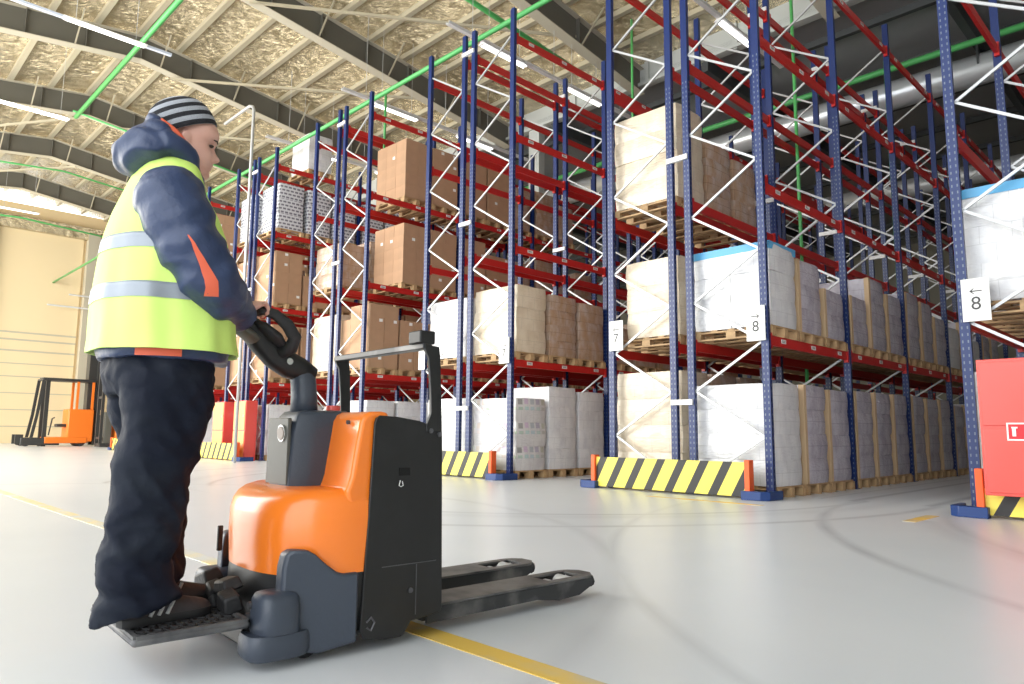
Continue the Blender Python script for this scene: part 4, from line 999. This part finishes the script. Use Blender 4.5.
# --- hi-vis vest with reflective bands
VL = [(1.072, 0, -.062, .268, .238), (1.12, 0, -.064, .262, .232), (1.25, 0, -.070, .256, .226), (1.38, 0, -.076, .250, .214), (1.48, 0, -.084, .244, .194), (1.56, 0, -.092, .236, .166), (1.63, 0, -.103, .222, .130), (1.69, 0, -.100, .192, .112), (1.74, 0, -.094, .150, .098), (1.775, 0, -.084, .105, .085)]
def vest_at(z):
    for a, b in zip(VL[:-1], VL[1:]):
        if a[0] <= z <= b[0]:
            t = (z - a[0]) / (b[0] - a[0]); return tuple(a[i] * (1 - t) + b[i] * t for i in range(5))
def folds(a, z): return 1 + .012 * math.sin(a * 9 + z * 6) + .010 * math.sin(a * 5 - z * 11) + .006 * math.sin(a * 17 + z * 3)
def vring(z, off=0., n=96):
    _, cx, cy, hx, hy = vest_at(z); r = []
    fl = max(0, min(1, (1.5 - z) / .4))
    for i in range(n):
        a = 2 * PI * i / n; c, s = math.cos(a), math.sin(a); k = 1 + (folds(a, z) - 1) * (.35 + fl)
        x = (hx * math.copysign(abs(c) ** (2 / 2.2), c)) * k + off * c; y = (hy * math.copysign(abs(s) ** (2 / 2.2), s)) * k + off * s; q = -.12
        r.append((cx + x * math.cos(q) - y * math.sin(q), cy + x * math.sin(q) + y * math.cos(q), z))
    return r
zs = [1.072 + (1.775 - 1.072) * i / 44 for i in range(45)]
g = G(); g.loft([vring(z) for z in zs] + [vring(z, -.008) for z in zs[::-1]] + [vring(zs[0])], cap=False)
vs_ = g.build('hi_vis_vest', 'vest', MAN, smooth=True)
for z0, z1 in ((1.238, 1.290), (1.405, 1.456)):
    g = G(); zz = [z0 + (z1 - z0) * i / 4 for i in range(5)]; g.loft([vring(z, .003) for z in zz] + [vring(zz[-1], -.002), vring(zz[0], -.002), vring(zz[0], .003)], cap=False); g.build('reflective_band', 'refl', vs_, smooth=True)
# orange strip on the jacket hem at the back, orange patch on the sleeve
def onring(hx, hy, cx, cy, a, off=0): return (cx + (hx + off) * math.cos(a), cy + (hy + off) * math.sin(a))
g = G(); rows = []
for z in (1.050, 1.074):
    rows.append([(*onring(.236, .219, 0, -.062, math.radians(-42 + 36 * i / 12) - .12, .003), z) for i in range(13)])
inn_ = [[(x * .97, y * .97, z) for x, y, z in r] for r in rows]
g.loft([rows[0], rows[1], inn_[1], inn_[0], rows[0]], cap=False, closed=False); g.build('hem_lining', 'lining', jk)
# sleeve patch: long triangle down the outside of the near sleeve
sm = jk.data; 
from mathutils.bvhtree import BVHTree
bv = BVHTree.FromPolygons([v.co for v in sm.vertices], [p.vertices[:] for p in sm.polygons])
camL = MI @ Vector((4.2776, -8.8216, .8115))
def hit(wx, wz):   # nearest jacket surface point seen from the outside at a height and forward position
    o = Vector((.7, wx, wz)); h = bv.ray_cast(o, Vector((-1, 0, 0))); return h[0], h[1]
def patch(name, poly_rows, m, parent, off=.004):
    g = G(); top = []; bot = []
    for row in poly_rows:
        a = []; b = []
        for (y_, z_) in row:
            p, n_ = hit(y_, z_)
            if p is None: p = Vector((.3, y_, z_)); n_ = Vector((1, 0, 0))
            a.append(p + Vector((1, 0, 0)) * off); b.append(p - Vector((1, 0, 0)) * off)
        top.append(a); bot.append(b)
    g.loft(top, cap=False, closed=False); g.loft(bot, cap=False, closed=False)
    return g.build(name, m, parent, smooth=True)
rows = []
for i in range(9):
    t = i / 8; z_ = 1.430 - .185 * t; y0 = -.172 + .080 * t; wd = .004 + .045 * t if t < .85 else .036
    rows.append([(y0 + wd * j / 4, z_) for j in range(5)])
patch('sleeve_patch', rows, 'lining', jk)
# --- shoes
def shoe(s):
    fx, fy = FT[s]; zb = .170
    sec = [(-.150, .022, .028, .045), (-.135, .034, .046, .075), (-.09, .039, .05, .088), (-.04, .037, .048, .085), (.02, .041, .038, .065), (.07, .047, .030, .050), (.11, .045, .024, .040), (.14, .034, .018, .030), (.155, .015, .010, .016)]
    rings = []
    for y_, hw, hz, top in sec:
        r = []
        for i in range(20):
            a = 2 * PI * i / 20; c, q = math.cos(a), math.sin(a)
            z = (zb + .018) + (max(q, 0) ** .9) * (top) if q > 0 else zb + .018
            r.append((fx + hw * c * (1 - .25 * max(q, 0)), fy + y_, z))
        rings.append(r)
    sh = G().loft(rings).build('shoe', 'shoe', MAN, smooth=True, sub=1)
    so = []
    for z, k in ((zb, .95), (zb + .006, 1.02), (zb + .018, 1.03), (zb + .026, .99)):
        L = [(fx + hw * k * (1 if q > 0 else -1), fy + y_) for q in (1, -1) for y_, hw, _, _ in (sec if q > 0 else sec[::-1])]
        so.append([(x, y_, z) for x, y_ in L])
    G().loft(so).build('sole', 'sole', sh, angle=.8)
    for k in range(3):
        for side_ in (1, -1):
            y0 = -.070 + k * .028
            G().bar((fx + side_ * .0415, fy + y0, zb + .028), (fx + side_ * .030, fy + y0 + .030, zb + .078), .011, .006, up=(0, 0, 1)).build('stripe', 'stripew', sh)
    return sh
for s in (1, -1): shoe(s)

# ------------------------------------------------------------------ daylight and view
w = bpy.data.worlds.new('world'); scn.world = w; w.use_nodes = True
bg = w.node_tree.nodes['Background']; bg.inputs['Color'].default_value = (.93, .97, 1, 1); bg.inputs['Strength'].default_value = 3.3
def area(name, loc, rot, sx, sy, energy, color):
    l = bpy.data.lights.new(name, 'AREA'); l.shape = 'RECTANGLE'; l.size = sx; l.size_y = sy; l.energy = energy; l.color = color
    return link(name, l, None, loc, rot)
# added warm area light along the open front, brightening front faces and left floor
area('added_front_light', (-25, -13.6, 5.5), (math.radians(84), 0, 0), 34, 9, 5200, (1, .93, .80))
vs = scn.view_settings; vs.view_transform = 'Standard'; vs.look = 'None'; vs.gamma = 1; vs.exposure = .08; vs.use_curve_mapping = False
scn.cycles.max_bounces = 8; scn.cycles.diffuse_bounces = 5; scn.cycles.glossy_bounces = 3
scn.cycles.use_denoising = True
